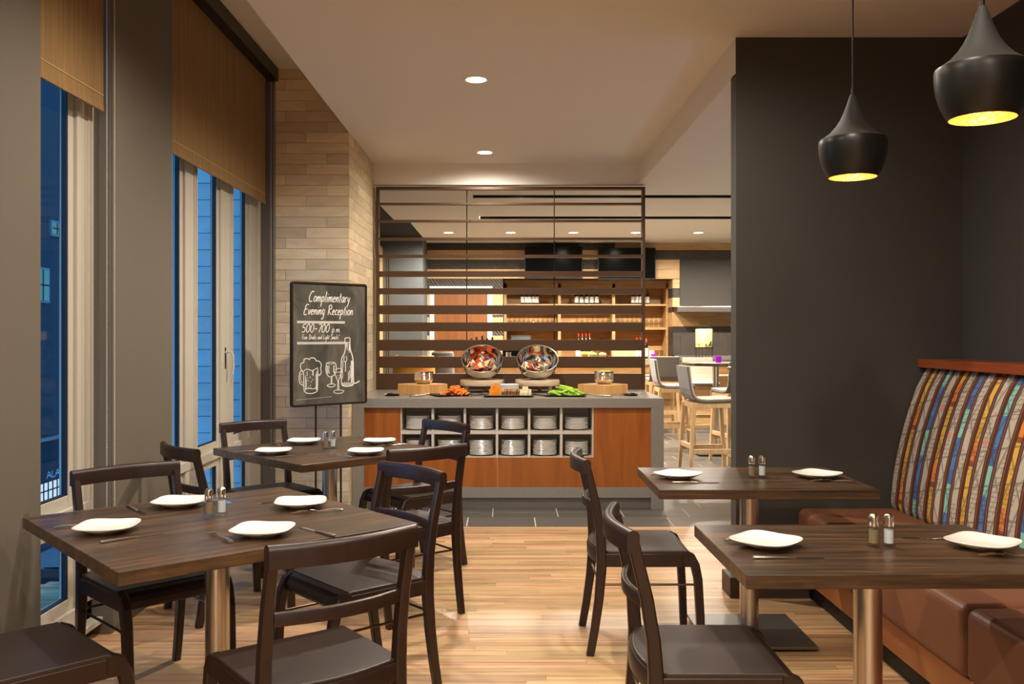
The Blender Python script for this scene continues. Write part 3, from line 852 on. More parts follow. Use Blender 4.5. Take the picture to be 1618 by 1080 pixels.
# ------------------------------------------------------------------ chairs (local +x is where the sitter looks)
def make_chair(label, loc, rz):
    t = thing('dining_chair', label, 'chair', loc, rz, 'dark wooden dining chairs')
    zs = [0.0, 0.12, 0.25, 0.38, 0.46, 0.56, 0.68, 0.79, 0.835]
    xs = [-0.247, -0.226, -0.208, -0.197, -0.196, -0.203, -0.222, -0.248, -0.259]
    sc = [0.92, 0.98, 1.05, 1.14, 1.14, 1.05, 0.98, 0.92, 0.9]
    sec = rrect(0.032, 0.038, 0.005, 2)
    for s_ in (-1, 1):
        MB().sweep([(a, s_*0.212, z) for a, z in zip(xs, zs)], sec, (0,1,0), False, scale=sc).build('rear_leg', MT['chair'], t)
    # front legs with the rounded shoulder that runs into the seat
    for s_ in (-1, 1):
        path = [(0.252, s_*0.206, 0.0), (0.246, s_*0.207, 0.18), (0.236, s_*0.208, 0.34), (0.222, s_*0.208, 0.405), (0.205, s_*0.208, 0.440), (0.180, s_*0.208, 0.452)]
        MB().sweep(path, rrect(0.036, 0.038, 0.005, 2), (0,1,0), False, scale=[0.9, 0.96, 1.0, 1.05, 1.0, 0.9]).build('front_leg', MT['chair'], t)
    # seat frame, padded seat, rounded front rail
    for s_ in (-1, 1):
        MB().box(-0.185, 0.165, 0.210 if s_ > 0 else -0.226, 0.226 if s_ > 0 else -0.210, 0.398, 0.456).build('seat_side_rail', MT['chair'], t, bevel=0.002, seg=1)
    N = 9
    bow = lambda k: -0.195 - 0.032*math.cos(math.pi*0.5*k)
    sec2 = [(-0.014,-0.026),(0.014,-0.026),(0.014,0.018),(0.008,0.028),(-0.008,0.028),(-0.014,0.018)]
    path = [(bow(-1+2*i/(N-1)), -0.21+0.42*i/(N-1), 0.432) for i in range(N)]
    rs = []
    # rear seat rail (curved backwards)
    mb = MB(); prev = None
    ring = []
    for (a, b_, z) in path:
        ring.append([(a+q[0], b_, z+q[1]) for q in sec2])
    vs = [p for rr_ in ring for p in rr_]; n = 6; fs = []
    for i in range(N-1):
        for k in range(n): fs.append((i*n+k, i*n+(k+1) % n, (i+1)*n+(k+1) % n, (i+1)*n+k))
    mb.add(vs, fs, True)
    mb.build('seat_rear_rail', MT['chair'], t)
    fp = [(0.165,0.398),(0.212,0.398),(0.221,0.412),(0.220,0.428),(0.213,0.446),(0.199,0.459),(0.180,0.466),(0.165,0.466)]
    MB().prism(fp, 'y', -0.226, 0.226).build('seat_front_rail', MT['chair'], t, bevel=0.002, seg=1)
    top = [(-0.20,-0.205)] + [(bow(-1+2*i/8)-0.004, -0.20+0.40*i/8) for i in range(9)] + [(-0.20,0.205),(-0.165,0.222),(0.178,0.222),(0.178,-0.222),(-0.165,-0.222)]
    MB().prism(top[::-1], 'z', 0.448, 0.470).build('seat_pad', MT['seat'], t, bevel=0.006, seg=3)
    # curved top rail and slimmer middle rail
    def rail(name, z, hgt, thk, x0, dx, half, rtop):
        sec3 = [(-thk/2,-hgt/2),(thk/2,-hgt/2),(thk/2, hgt/2-rtop)] + [(thk/2*math.cos(R(a)), hgt/2-rtop+rtop*math.sin(R(a))) for a in (30,60,90,120,150)] + [(-thk/2, hgt/2-rtop)]
        m = len(sec3); vs = []; fs = []; N = 13
        for i in range(N):
            k = -1+2*i/(N-1)
            xx = x0 - dx*math.cos(math.pi*0.5*k)
            for (a, b_) in sec3: vs.append((xx+a, k*half, z+b_))
        for i in range(N-1):
            for q in range(m): fs.append((i*m+q, i*m+(q+1) % m, (i+1)*m+(q+1) % m, (i+1)*m+q))
        mb = MB().add(vs, fs, True)
        mb.add(vs[:m], [tuple(range(m-1,-1,-1))]).add(vs[-m:], [tuple(range(m))])
        o = mb.build(name, MT['chair'], t)
        return o
    rail('top_rail', 0.846, 0.064, 0.036, -0.262, 0.042, 0.229, 0.016)
    rail('middle_rail', 0.664, 0.038, 0.020, -0.219, 0.036, 0.200, 0.004)
    for s_ in (-1, 1):
        MB().cyl((-0.203, s_*0.208, 0.315), (0.238, s_*0.205, 0.315), 0.0055, n=8).build('side_rod', MT['rod'], t)
    MB().cyl((-0.206, -0.2, 0.322), (-0.206, 0.2, 0.322), 0.0055, n=8).build('rear_rod', MT['rod'], t)
    return t
chairs = [
    ((-0.607, 2.774), 127, 'big foreground dark wooden chair with its back to the viewer'),
    ((-0.600, 3.715), 221, 'dark wooden chair pushed in at the aisle side of the nearest square table'),
    ((-1.430, 3.730), -45, 'dark wooden chair by the window pier, behind the nearest square table'),
    ((-1.475, 2.806), 45, 'dark wooden chair in the lower left corner, only its seat showing'),
    ((-0.546, 4.800), 127, 'dark wooden chair pulled out into the aisle at the far square table'),
    ((-0.583, 5.730), 222, 'dark wooden chair in front of the buffet cubbies, at the far square table'),
    ((-1.455, 5.745), -48, 'dark wooden chair beside the wide window, at the far square table'),
    ((-1.450, 4.815), 40, 'dark wooden chair between the two square tables, by the window wall'),
    ((0.625, 4.320), 0, 'dark wooden chair at the small table by the charcoal dividing wall'),
    ((0.625, 2.835), 0, 'dark wooden chair at the small table nearest the viewer, on the right'),
]
c0 = None
for (p, a, lab) in chairs:
    if c0 is None: c0 = make_chair(lab, (p[0], p[1], 0), R(a))
    else: dup(c0, (p[0], p[1], 0), R(a), lab)

# ------------------------------------------------------------------ tableware
def plate_mesh(h=0.101, p=3.8, n=48):
    def ring(s_, z, pw):
        out = []
        for k in range(n):
            t = 2*math.pi*k/n
            c_, s2 = math.cos(t), math.sin(t)
            r = (abs(c_)**pw + abs(s2)**pw) ** (-1.0/pw)
            lift = 0.004*(r-1.0)/0.26*s_   # corners lift a little
            out.append((h*s_*r*c_, h*s_*r*s2, z + lift))
        return out
    rings = [ring(0.52,0.0,2.2), ring(0.56,0.004,2.2), ring(0.80,0.010,2.6), ring(0.99,0.0215,p), ring(1.0,0.0245,p), ring(0.985,0.0255,p), ring(0.80,0.0155,2.6), ring(0.58,0.009,2.2), ring(0.3,0.008,2.0)]
    vs = [q for r in rings for q in r]; fs = []
    for i in range(len(rings)-1):
        for k in range(n): fs.append((i*n+k, i*n+(k+1) % n, (i+1)*n+(k+1) % n, (i+1)*n+k))
    mb = MB().add(vs, fs, True)
    mb.add(rings[0], [tuple(range(n-1,-1,-1))]).add(rings[-1], [tuple(range(n))], True)
    me = mb.mesh('dinner_plate'); me.materials.append(MT['china'])
    return me
plate_me = plate_mesh()
def knife_parts():
    blade = MB()
    pts = [(0.0,-0.009),(0.075,-0.010),(0.10,-0.004),(0.105,0.004),(0.10,0.007),(0.0,0.007)]
    blade.prism(pts, 'z', 0.0005, 0.0022)
    hd = MB().sweep([(-0.115,0,0.0045),(-0.108,0,0.0048),(-0.05,0,0.0045),(-0.01,0,0.0032),(0.004,0,0.0016)], rrect(0.017,0.008,0.0035,3), (0,1,0), True, scale=[0.7,1.0,0.85,0.75,0.5])
    a = blade.mesh('blade'); a.materials.append(MT['polished']); b_ = hd.mesh('handle'); b_.materials.append(MT['steel'])
    return a, b_
def fork_parts():
    z = lambda x: 0.002 + 0.010*max(0.0, 1-((x-0.03)/0.045)**2) if x > -0.015 else 0.002 + 0.006*max(0, 1-((x+0.06)/0.05)**2)
    hx = [-0.105,-0.09,-0.06,-0.03,-0.01,0.01,0.02]
    wd = [1.0,1.15,0.85,0.6,0.45,0.45,0.7]
    hd = MB().sweep([(x,0,z(x)+0.002) for x in hx], rrect(0.016,0.005,0.002,2), (0,1,0), True, scale=wd)
    head = MB()
    sh = [(0.018,0.007),(0.03,0.0115),(0.045,0.012)]
    pts = [(a, b_) for a, b_ in sh] + [(a, -b_) for a, b_ in sh[::-1]]
    head.prism(pts, 'z', 0.0095, 0.0115)
    for k in range(4):
        yy = -0.0098+0.00655*k
        head.sweep([(0.044,yy,0.0105),(0.065,yy,0.0085),(0.085,yy,0.0045),(0.094,yy,0.004)], rrect(0.0035,0.002,0.0008,2), (0,1,0), True, scale=[1,1,0.9,0.5])
    a = head.mesh('tines'); a.materials.append(MT['polished']); b_ = hd.mesh('handle'); b_.materials.append(MT['steel'])
    return a, b_
km, fm = knife_parts(), fork_parts()
ZT = 0.7502
# (table phrase, plate x, y, sitter direction deg, plate turn deg, knife (side, along, turn), fork (side, along, turn))
NEAR, FAR2, SD, SN = 'nearest square table', 'far square table', 'small table by the dividing wall', 'small table nearest the viewer'
sets = [
    (NEAR, 'left-hand plate', -1.386, 3.19, 44, 4, (-0.165,0.03,2), (0.135,-0.02,-25)),
    (NEAR, 'plate behind the shakers', -1.303, 3.67, -45, 0, (-0.165,-0.02,-6), (0.14,0.02,12)),
    (NEAR, 'far aisle-side plate', -0.817, 3.655, 222, 8, (-0.165,0.0,4), (0.15,0.02,-20)),
    (NEAR, 'front plate', -0.832, 3.14, 128, -4, (-0.165,-0.07,6), (0.135,0.04,0)),
    (FAR2, 'left-hand plate', -1.337, 5.28, 44, 4, (-0.165,0.03,4), (0.14,-0.02,-20)),
    (FAR2, 'plate back left', -1.27, 5.774, -46, 2, (-0.16,-0.02,-6), (0.14,0.0,14)),
    (FAR2, 'plate back right', -0.794, 5.774, 224, 6, (-0.16,0.0,4), (0.15,0.02,-18)),
    (FAR2, 'front plate', -0.803, 5.268, 134, 0, (-0.165,-0.05,6), (0.17,0.02,8)),
    (SD, 'left-hand plate', 0.823, 4.385, 0, 46, (-0.15,0.06,0), (0.11,-0.02,22)),
    (SD, 'right-hand plate', 1.493, 4.395, 180, 40, (-0.12,0.03,-4), (0.13,-0.02,-10)),
    (SN, 'left-hand plate', 0.842, 2.97, 0, 46, (-0.165,0.03,0), (0.105,-0.02,24)),
    (SN, 'right-hand plate', 1.533, 2.95, 180, 40, (-0.12,0.10,-4), (0.13,-0.02,-10)),
]
for (tb, which, x, y, ang, turn, kn, fo) in sets:
    put('dinner_plate', plate_me, loc=(x, y, ZT), rot=(0,0,R(turn)), label='white dinner plate on the %s, %s' % (tb, which), cat='plate', group='plates set on the tables')
    for (nm, parts, q) in (('table_knife', km, kn), ('fork', fm, fo)):
        a = R(ang); ca, sa = math.cos(a), math.sin(a)
        side, along, tw = q
        gx, gy = x + ca*along - sa*side, y + sa*along + ca*side
        t = thing(nm, 'steel %s by the %s on the %s' % (nm.replace('_', ' '), which, tb), nm.split('_')[-1], (gx, gy, ZT), a + R(tw), 'cutlery on the tables')
        put('blade' if nm == 'table_knife' else 'tines', parts[0], parent=t); put('handle', parts[1], parent=t)

def hexp(r): return [(r*math.cos(R(a)), r*math.sin(R(a))) for a in range(15, 375, 60)]
def shaker(x, y, rz, fill, label):
    t = thing('%s_shaker' % fill, label, 'shaker', (x, y, ZT), rz, 'salt and pepper shakers')
    mb = MB()
    def hexring(r, z): return [(p[0], p[1], z) for p in hexp(r)]
    outer = [hexring(0.0225,0), hexring(0.0225,0.062), hexring(0.018,0.068)]
    inner = [hexring(0.016,0.0681), hexring(0.0175,0.060), hexring(0.0175,0.012)]
    rs = outer + inner; vs = [p for r_ in rs for p in r_]; fs = []
    for i in range(len(rs)-1):
        for k in range(6): fs.append((i*6+k, i*6+(k+1) % 6, (i+1)*6+(k+1) % 6, (i+1)*6+k))
    fs += [tuple(range(5,-1,-1)), tuple(range(30,36))]
    mb.add(vs, fs); mb.build('glass_body', MT['clear'], t)
    MB().cyl((0,0,0.0125),(0,0,0.055),0.0148,n=12).build('%s_fill' % fill, MT[fill], t)
    MB().lathe([(0.0165,0.066),(0.0165,0.09),(0.0155,0.098),(0.012,0.104),(0.006,0.107),(0.0,0.1075)],18).build('cap', MT['polished'], t)
for (tb, x, y, ca) in ((NEAR, -1.098, 3.47, 41), (FAR2, -1.063, 5.53, 41), (SD, 1.205, 4.40, 0), (SN, 1.213, 2.965, 0)):
    dx, dy = 0.0245*math.cos(R(ca)), 0.0245*math.sin(R(ca))
    shaker(x-dx, y-dy, R(ca), 'pepper', 'glass pepper shaker with chrome cap on the %s' % tb)
    shaker(x+dx, y+dy, R(ca), 'salt', 'glass salt shaker with chrome cap on the %s' % tb)

# ------------------------------------------------------------------ banquette along the right wall
bq = thing('banquette', 'long banquette with brown leather seat and high striped back along the charcoal wall', 'bench', (0, 0, 0))
YN, YF = 1.2, 5.045
MB().box(1.665, 2.50, YN, YF, 0.0, 0.10).build('toe_kick', MT['toekick'], bq)
MB().box(1.625, 2.50, YN, YF, 0.10, 0.225).build('base_panel', MT['benchpanel'], bq, bevel=0.003)
for (a, b_) in ((3.21, YF), (YN, 3.206)):
    MB().box(1.60, 2.30, a+0.001, b_-0.001, 0.225, 0.487).build('seat_cushion', MT['leather'], bq, bevel=0.038, seg=5)
bp_ = [(2.307,1.252),(2.283,1.21),(2.252,1.150),(2.216,1.05),(2.184,0.947),(2.162,0.86),(2.144,0.781),(2.123,0.661),(2.112,0.56),(2.110,0.52),(2.117,0.49),(2.135,0.47),(2.49,0.47),(2.49,1.252)]
mb = MB(); n = len(bp_)
vs = [(a, YN, z) for a, z in bp_] + [(a, YF-0.01, z) for a, z in bp_]
mb.add(vs, [(k, k+1, n+k+1, n+k) for k in range(n-3)], True)
mb.add(vs, [(k, (k+1) % n, n+(k+1) % n, n+k) for k in range(n-3, n)]).add(vs, [tuple(range(n-1,-1,-1)), tuple(range(n, 2*n))])
mb.build('backrest', MT['fabric'], bq, label='back upholstered in multicoloured striped fabric')
MB().box(2.265, 2.512, YN, YF, 1.256, 1.302).build('cap_rail', MT['caprail'], bq, bevel=0.003)

# ------------------------------------------------------------------ pendant lamps
def pendant(x, y, zb, label):
    t = thing('pendant_lamp', label, 'pendant lamp', (x, y, zb), 0, 'black pendant lamps')
    body = [(0.085,0.0),(0.096,0.018),(0.108,0.045),(0.1165,0.080),(0.120,0.115),(0.1195,0.130),(0.117,0.1375)]
    inner = [(0.114,0.135),(0.1165,0.115),(0.113,0.080),(0.1045,0.045),(0.0925,0.018),(0.083,0.0)]
    MB().shell(body, 40).build('shade', MT['pend_out'], t)
    MB().shell(inner + [(0.085,0.0)], 40).build('shade_lining', MT['pend_in'], t, label='hammered brass lining')
    neck = [(0.117,0.1375),(0.100,0.148),(0.080,0.163),(0.060,0.185),(0.044,0.21),(0.031,0.24),(0.020,0.27),(0.011,0.297),(0.007,0.303)]
    MB().shell(neck, 40).build('neck', MT['pend_neck'], t)
    MB().shell([(0.114,0.135),(0.08,0.158),(0.0,0.165)], 40).build('shade_top', MT['pend_in'], t)
    MB().cyl((0,0,0.30),(0,0,0.325),0.006,n=12).build('cord_grip', MT['blackmetal'], t)
    MB().cyl((0,0,0.32),(0,0,ZM-zb),0.0035,n=8).build('cord', MT['cord'], t)
    MB().lathe([(0.0,0.045),(0.02,0.05),(0.03,0.068),(0.026,0.09),(0.015,0.105),(0.014,0.155)],18).build('bulb', MT['bulb'], t)
    MB().cyl((0,0,ZM-zb-0.03),(0,0,ZM-zb-0.0005),0.05,n=20).build('ceiling_cup', MT['pend_neck'], t)
    l = bpy.data.lights.new('bulb_light', 'POINT'); l.energy = P_PEND; l.color = (1.0,0.72,0.42); l.shadow_soft_size = 0.03
    o = bpy.data.objects.new('bulb_light', l); COL.objects.link(o); o.parent = t; o.location = (0,0,0.03)
pendant(1.267, 3.35, 2.008, 'black pendant lamp on the long cord, smaller looking one before the charcoal wall')
pendant(1.278, 2.46, 2.012, 'black pendant lamp at the top right corner, cut by the picture edge')

# ------------------------------------------------------------------ chalkboard sign
GL = {
 'C': (0.62, [[(0.58,0.9),(0.42,1.0),(0.2,0.85),(0.05,0.5),(0.08,0.15),(0.25,0.0),(0.5,0.08)]]),
 'E': (0.6, [[(0.6,0.98),(0.25,0.97),(0.12,0.5),(0.08,0.0),(0.5,0.02)],[(0.14,0.52),(0.48,0.55)]]),
 'R': (0.62, [[(0.12,0.95),(0.1,0.0)],[(0.0,0.85),(0.3,1.0),(0.5,0.85),(0.42,0.6),(0.12,0.48),(0.55,0.0)]]),
 'F': (0.5, [[(0.12,0.95),(0.08,0.0)],[(0.0,0.95),(0.5,1.0)],[(0.1,0.55),(0.4,0.58)]]),
 'D': (0.6, [[(0.12,0.95),(0.1,0.0)],[(0.0,0.92),(0.35,0.95),(0.58,0.6),(0.45,0.15),(0.1,0.0)]]),
 'L': (0.5, [[(0.12,1.0),(0.08,0.05),(0.45,0.05)]]),
 'S': (0.5, [[(0.48,0.88),(0.28,1.0),(0.1,0.85),(0.2,0.6),(0.42,0.4),(0.4,0.12),(0.2,0.0),(0.02,0.1)]]),
 'A': (0.6, [[(0.0,0.0),(0.3,1.0),(0.6,0.0)],[(0.12,0.4),(0.48,0.4)]]),
 'M': (0.7, [[(0.0,0.0),(0.05,1.0),(0.35,0.4),(0.65,1.0),(0.7,0.0)]]),
 'o': (0.4, [[(0.3,0.5),(0.15,0.52),(0.02,0.3),(0.1,0.03),(0.28,0.06),(0.36,0.3),(0.3,0.5)]]),
 'a': (0.42, [[(0.34,0.5),(0.15,0.5),(0.02,0.25),(0.1,0.02),(0.26,0.12),(0.35,0.5),(0.34,0.08),(0.42,0.02)]]),
 'm': (0.6, [[(0.03,0.5),(0.04,0.0),(0.1,0.4),(0.22,0.5),(0.27,0.35),(0.27,0.0),(0.33,0.4),(0.45,0.5),(0.5,0.35),(0.52,0.0)]]),
 'n': (0.42, [[(0.03,0.5),(0.04,0.0),(0.12,0.4),(0.25,0.5),(0.32,0.35),(0.33,0.0)]]),
 'p': (0.42, [[(0.06,0.5),(0.03,-0.45)],[(0.06,0.4),(0.22,0.52),(0.34,0.35),(0.26,0.06),(0.06,0.1)]]),
 'l': (0.2, [[(0.1,1.0),(0.06,0.1),(0.14,0.0)]]),
 'i': (0.18, [[(0.07,0.5),(0.06,0.05),(0.12,0.0)],[(0.10,0.72),(0.11,0.76)]]),
 'e': (0.38, [[(0.05,0.27),(0.3,0.33),(0.24,0.5),(0.1,0.45),(0.03,0.22),(0.12,0.02),(0.32,0.08)]]),
 't': (0.3, [[(0.14,0.85),(0.1,0.08),(0.2,0.0)],[(0.0,0.55),(0.28,0.58)]]),
 'r': (0.32, [[(0.04,0.5),(0.05,0.0)],[(0.05,0.3),(0.15,0.48),(0.28,0.5)]]),
 'y': (0.4, [[(0.04,0.5),(0.1,0.15),(0.25,0.15),(0.33,0.5)],[(0.33,0.5),(0.22,-0.1),(0.05,-0.45)]]),
 'v': (0.36, [[(0.02,0.5),(0.14,0.0),(0.33,0.5)]]),
 'g': (0.42, [[(0.34,0.48),(0.14,0.52),(0.03,0.25),(0.14,0.04),(0.32,0.2),(0.35,0.5),(0.3,-0.2),(0.15,-0.45),(0.02,-0.35)]]),
 'c': (0.36, [[(0.32,0.45),(0.18,0.52),(0.04,0.3),(0.1,0.03),(0.32,0.06)]]),
 'd': (0.42, [[(0.34,0.48),(0.14,0.5),(0.03,0.25),(0.14,0.02),(0.3,0.15),(0.37,1.0),(0.34,0.02)]]),
 'k': (0.38, [[(0.08,1.0),(0.05,0.0)],[(0.32,0.5),(0.07,0.22),(0.34,0.0)]]),
 's': (0.32, [[(0.28,0.46),(0.14,0.5),(0.07,0.36),(0.25,0.2),(0.2,0.02),(0.03,0.05)]]),
 'h': (0.42, [[(0.08,1.0),(0.04,0.0),(0.12,0.38),(0.25,0.5),(0.32,0.35),(0.33,0.0)]]),
 '5': (0.5, [[(0.48,0.95),(0.14,0.92),(0.1,0.55),(0.32,0.6),(0.44,0.35),(0.32,0.05),(0.02,0.05)]]),
 '0': (0.5, [[(0.25,1.0),(0.06,0.7),(0.06,0.25),(0.22,0.0),(0.42,0.2),(0.46,0.7),(0.3,1.0),(0.2,0.97)]]),
 '7': (0.46, [[(0.04,0.92),(0.44,0.95),(0.2,0.0)]]),
 '-': (0.42, [[(0.04,0.42),(0.36,0.44)]]),
 '.': (0.16, [[(0.04,0.02),(0.08,0.05)]]),
 '*': (0.25, [[(0.02,0.75),(0.2,0.95)],[(0.2,0.75),(0.02,0.95)],[(0.11,0.7),(0.11,1.0)]]),
 ' ': (0.34, []),
}
def smooth(pts, k=3):
    if len(pts) < 3: return pts
    P = [pts[0]] + list(pts) + [pts[-1]]; out = []
    for i in range(1, len(P)-2):
        p0, p1, p2, p3 = P[i-1], P[i], P[i+1], P[i+2]
        for j in range(k):
            t = j/k
            out.append(tuple(0.5*((2*p1[d]) + (-p0[d]+p2[d])*t + (2*p0[d]-5*p1[d]+4*p2[d]-p3[d])*t*t + (-p0[d]+3*p1[d]-3*p2[d]+p3[d])*t**3) for d in (0,1)))
    return out + [pts[-1]]
def ribbon(mb, pts, wd, conv):
    """flat chalk stroke"""
    pts = [Vector(p) for p in pts]
    L_, R_ = [], []
    for i, p in enumerate(pts):
        d = pts[min(i+1, len(pts)-1)] - pts[max(i-1, 0)]
        if d.length < 1e-9: d = Vector((1,0))
        d.normalize(); nrm = Vector((-d.y, d.x))*wd/2
        L_.append(conv(p+nrm)); R_.append(conv(p-nrm))
    n = len(pts)
    mb.add(L_+R_, [(i, i+1, n+i+1, n+i) for i in range(n-1)])
def text_width(s_): return sum(GL[ch][0]+0.06 for ch in s_)
def letters(mb, s_, x0, y0, size, wd, conv, fit=None, shear=0.18):
    kx = size if fit is None else fit/text_width(s_)
    x = x0
    for ch in s_:
        w_, st = GL[ch]
        for pl in st:
            ribbon(mb, smooth([(x + p[0]*kx + shear*p[1]*size, y0 + p[1]*size) for p in pl]), wd, conv)
        x += (w_+0.06)*kx
SW_, SH_ = 0.643, 0.914
ang = math.atan2(0.425, 0.483)
sg = thing('chalkboard_sign', 'chalkboard sign on two poles with handwriting and drinks sketches', 'sign', (-1.3155, 6.8585, 0), ang)
ZB = 0.909
MB().box(-SW_/2+0.012, SW_/2-0.012, -0.004, 0.010, ZB+0.012, ZB+SH_-0.012).build('board', MT['chalkboard'], sg)
fo = rrect(SW_, SH_, 0.022, 5); fi = rrect(SW_-0.028, SH_-0.028, 0.010, 5); nn = len(fo)
vs = [(a, -0.012, ZB+SH_/2+b_) for a, b_ in fo] + [(a, -0.012, ZB+SH_/2+b_) for a, b_ in fi] + [(a, 0.014, ZB+SH_/2+b_) for a, b_ in fo] + [(a, 0.014, ZB+SH_/2+b_) for a, b_ in fi]
fs = []
for k in range(nn):
    j = (k+1) % nn
    fs += [(k, j, nn+j, nn+k), (2*nn+k, 3*nn+k, 3*nn+j, 2*nn+j), (k, 2*nn+k, 2*nn+j, j), (nn+k, nn+j, 3*nn+j, 3*nn+k)]
MB().add(vs, fs).build('sign_frame', MT['signframe'], sg)
for tpos in (0.329, 0.661):
    MB().cyl(((tpos-0.5)*SW_, 0.012, 0.012), ((tpos-0.5)*SW_, 0.012, ZB+0.3), 0.008, n=10).build('pole', MT['signframe'], sg)
MB().box(-0.2, 0.2, -0.11, 0.14, 0.0, 0.012).build('foot_plate', MT['signframe'], sg, bevel=0.002)
# board coordinates: u 0..1 across, v 0..1 from the top
def cv(p): return (p[0]-SW_/2, -0.0055, ZB + p[1])
U = lambda u: u*SW_
V = lambda v: (1-v)*SH_
lw = 0.0062
m1 = MB()
letters(m1, 'Complimentary', U(0.22), V(0.158), 0.078, lw, cv, fit=U(0.55))
letters(m1, 'Evening Reception', U(0.155), V(0.262), 0.074, lw, cv, fit=U(0.655))
m1.build('chalk_heading', MT['chalk'], sg, label='handwritten heading Complimentary Evening Reception')
m2 = MB()
letters(m2, '500-700', U(0.13), V(0.405), 0.062, lw*0.9, cv, fit=U(0.36))
letters(m2, 'p.m.', U(0.525), V(0.405), 0.05, lw*0.7, cv, fit=U(0.125), shear=0.1)
letters(m2, 'Free Drinks and Light Snacks*', U(0.135), V(0.462), 0.036, lw*0.55, cv, fit=U(0.49))
for (v, a, b_) in ((0.318,0.075,0.70),(0.328,0.075,0.70),(0.486,0.075,0.70),(0.497,0.075,0.70)):
    ribbon(m2, [(U(a), V(v)), (U(b_), V(v))], 0.006, cv)
m2.build('chalk_lines', MT['chalk'], sg, label='ruled lines with the hours 500-700 p.m. and Free Drinks and Light Snacks')
m3 = MB()
def stroke(pts, wd=0.005, k=4): ribbon(m3, smooth([(U(a), V(b_)) for a, b_ in pts], k), wd, cv)
# sketch of a foaming mug
stroke([(0.155,0.715),(0.16,0.80),(0.165,0.87),(0.20,0.892),(0.26,0.897),(0.32,0.885),(0.335,0.86),(0.34,0.70)], 0.006)
stroke([(0.155,0.72),(0.12,0.715),(0.10,0.76),(0.11,0.81),(0.155,0.83)], 0.006); stroke([(0.15,0.735),(0.125,0.74),(0.118,0.77),(0.13,0.80),(0.152,0.81)], 0.004)
stroke([(0.15,0.72),(0.12,0.69),(0.125,0.655),(0.16,0.645),(0.165,0.62),(0.21,0.615),(0.23,0.625),(0.25,0.61),(0.30,0.615),(0.32,0.635),(0.36,0.64),(0.385,0.67),(0.375,0.70),(0.385,0.73),(0.36,0.755),(0.345,0.74)], 0.006)
stroke([(0.16,0.715),(0.20,0.70),(0.26,0.712),(0.30,0.705),(0.34,0.69)], 0.005)
for (a, b_, c_) in ((0.325,0.72,0.87),(0.315,0.74,0.87),(0.18,0.75,0.86),(0.19,0.78,0.86),(0.20,0.72,0.755),(0.27,0.71,0.75),(0.28,0.715,0.755)): stroke([(a,b_),(a+0.003,(b_+c_)/2),(a,c_)], 0.0045)
stroke([(0.175,0.865),(0.22,0.855),(0.28,0.86),(0.325,0.85)], 0.005)
for (a, b_) in ((0.2,0.77),(0.235,0.765),(0.21,0.79),(0.25,0.80),(0.24,0.83),(0.215,0.845),(0.245,0.85),(0.27,0.785)): stroke([(a,b_),(a+0.008,b_+0.005)], 0.006)
# wine glass, cocktail glass, bottle
stroke([(0.455,0.655),(0.445,0.70),(0.455,0.74),(0.485,0.765),(0.525,0.765),(0.565,0.745),(0.585,0.70),(0.57,0.655)], 0.006)
stroke([(0.455,0.655),(0.51,0.663),(0.57,0.655),(0.51,0.648),(0.455,0.655)], 0.004)
for a in (0.465,0.475,0.49,0.55,0.56): stroke([(a,0.675),(a-0.005,0.71),(a+0.003,0.74)], 0.004)
stroke([(0.515,0.765),(0.516,0.83)], 0.006); stroke([(0.525,0.765),(0.526,0.83)], 0.004)
stroke([(0.46,0.838),(0.49,0.828),(0.55,0.828),(0.57,0.838),(0.54,0.85),(0.49,0.85),(0.46,0.838)], 0.005)
stroke([(0.545,0.715),(0.60,0.80),(0.615,0.80),(0.67,0.705)], 0.006); stroke([(0.565,0.71),(0.61,0.702),(0.665,0.703)], 0.004); stroke([(0.58,0.735),(0.62,0.73),(0.655,0.735)], 0.004)
for q in ((0.595,0.76),(0.62,0.755),(0.605,0.775),(0.63,0.74)): stroke([q,(q[0]+0.006,q[1]+0.004)], 0.006)
stroke([(0.605,0.80),(0.60,0.88)], 0.006); stroke([(0.615,0.80),(0.62,0.88)], 0.005)
stroke([(0.545,0.892),(0.57,0.88),(0.64,0.879),(0.685,0.89),(0.65,0.905),(0.58,0.905),(0.545,0.892)], 0.005)
stroke([(0.70,0.462),(0.705,0.452),(0.76,0.45),(0.768,0.46),(0.765,0.485),(0.705,0.487),(0.70,0.462)], 0.006)
stroke([(0.707,0.487),(0.705,0.54),(0.69,0.58),(0.655,0.625),(0.648,0.70),(0.65,0.80),(0.66,0.84)], 0.007)
stroke([(0.765,0.485),(0.775,0.55),(0.80,0.60),(0.812,0.65),(0.815,0.75),(0.818,0.83)], 0.009)
stroke([(0.66,0.842),(0.72,0.85),(0.80,0.845),(0.82,0.83),(0.86,0.825),(0.90,0.81)], 0.009)
for a in (0.785,0.792,0.80): stroke([(a,0.64),(a+0.004,0.72),(a,0.82)], 0.006)
for (a, b_, c_) in ((0.72,0.49,0.53),(0.73,0.495,0.55),(0.752,0.50,0.56),(0.758,0.52,0.575),(0.67,0.64,0.70),(0.775,0.68,0.78),(0.76,0.72,0.80),(0.745,0.735,0.81),(0.665,0.72,0.79)): stroke([(a,b_),(a+0.003,(b_+c_)/2),(a,c_)], 0.005)
stroke([(0.69,0.60),(0.685,0.635),(0.705,0.65),(0.725,0.63),(0.72,0.60)], 0.005); stroke([(0.708,0.65),(0.707,0.73)], 0.006)
for k in range(12):
    a = 0.665 + 0.012*k
    stroke([(a,0.842),(a+0.004,0.825-0.012*rnd.random())], 0.004, 2)
# footnote too small to read: fine dashes
x_ = 0.062
while x_ < 0.52:
    l_ = 0.006+0.016*rnd.random()
    stroke([(x_, 0.945-0.018*x_*1.5), (x_+l_, 0.945-0.018*(x_+l_)*1.5)], 0.0022, 2); x_ += l_+0.005
m3.build('chalk_drawing', MT['chalk'], sg, label='chalk sketch of mug, glasses and bottle')
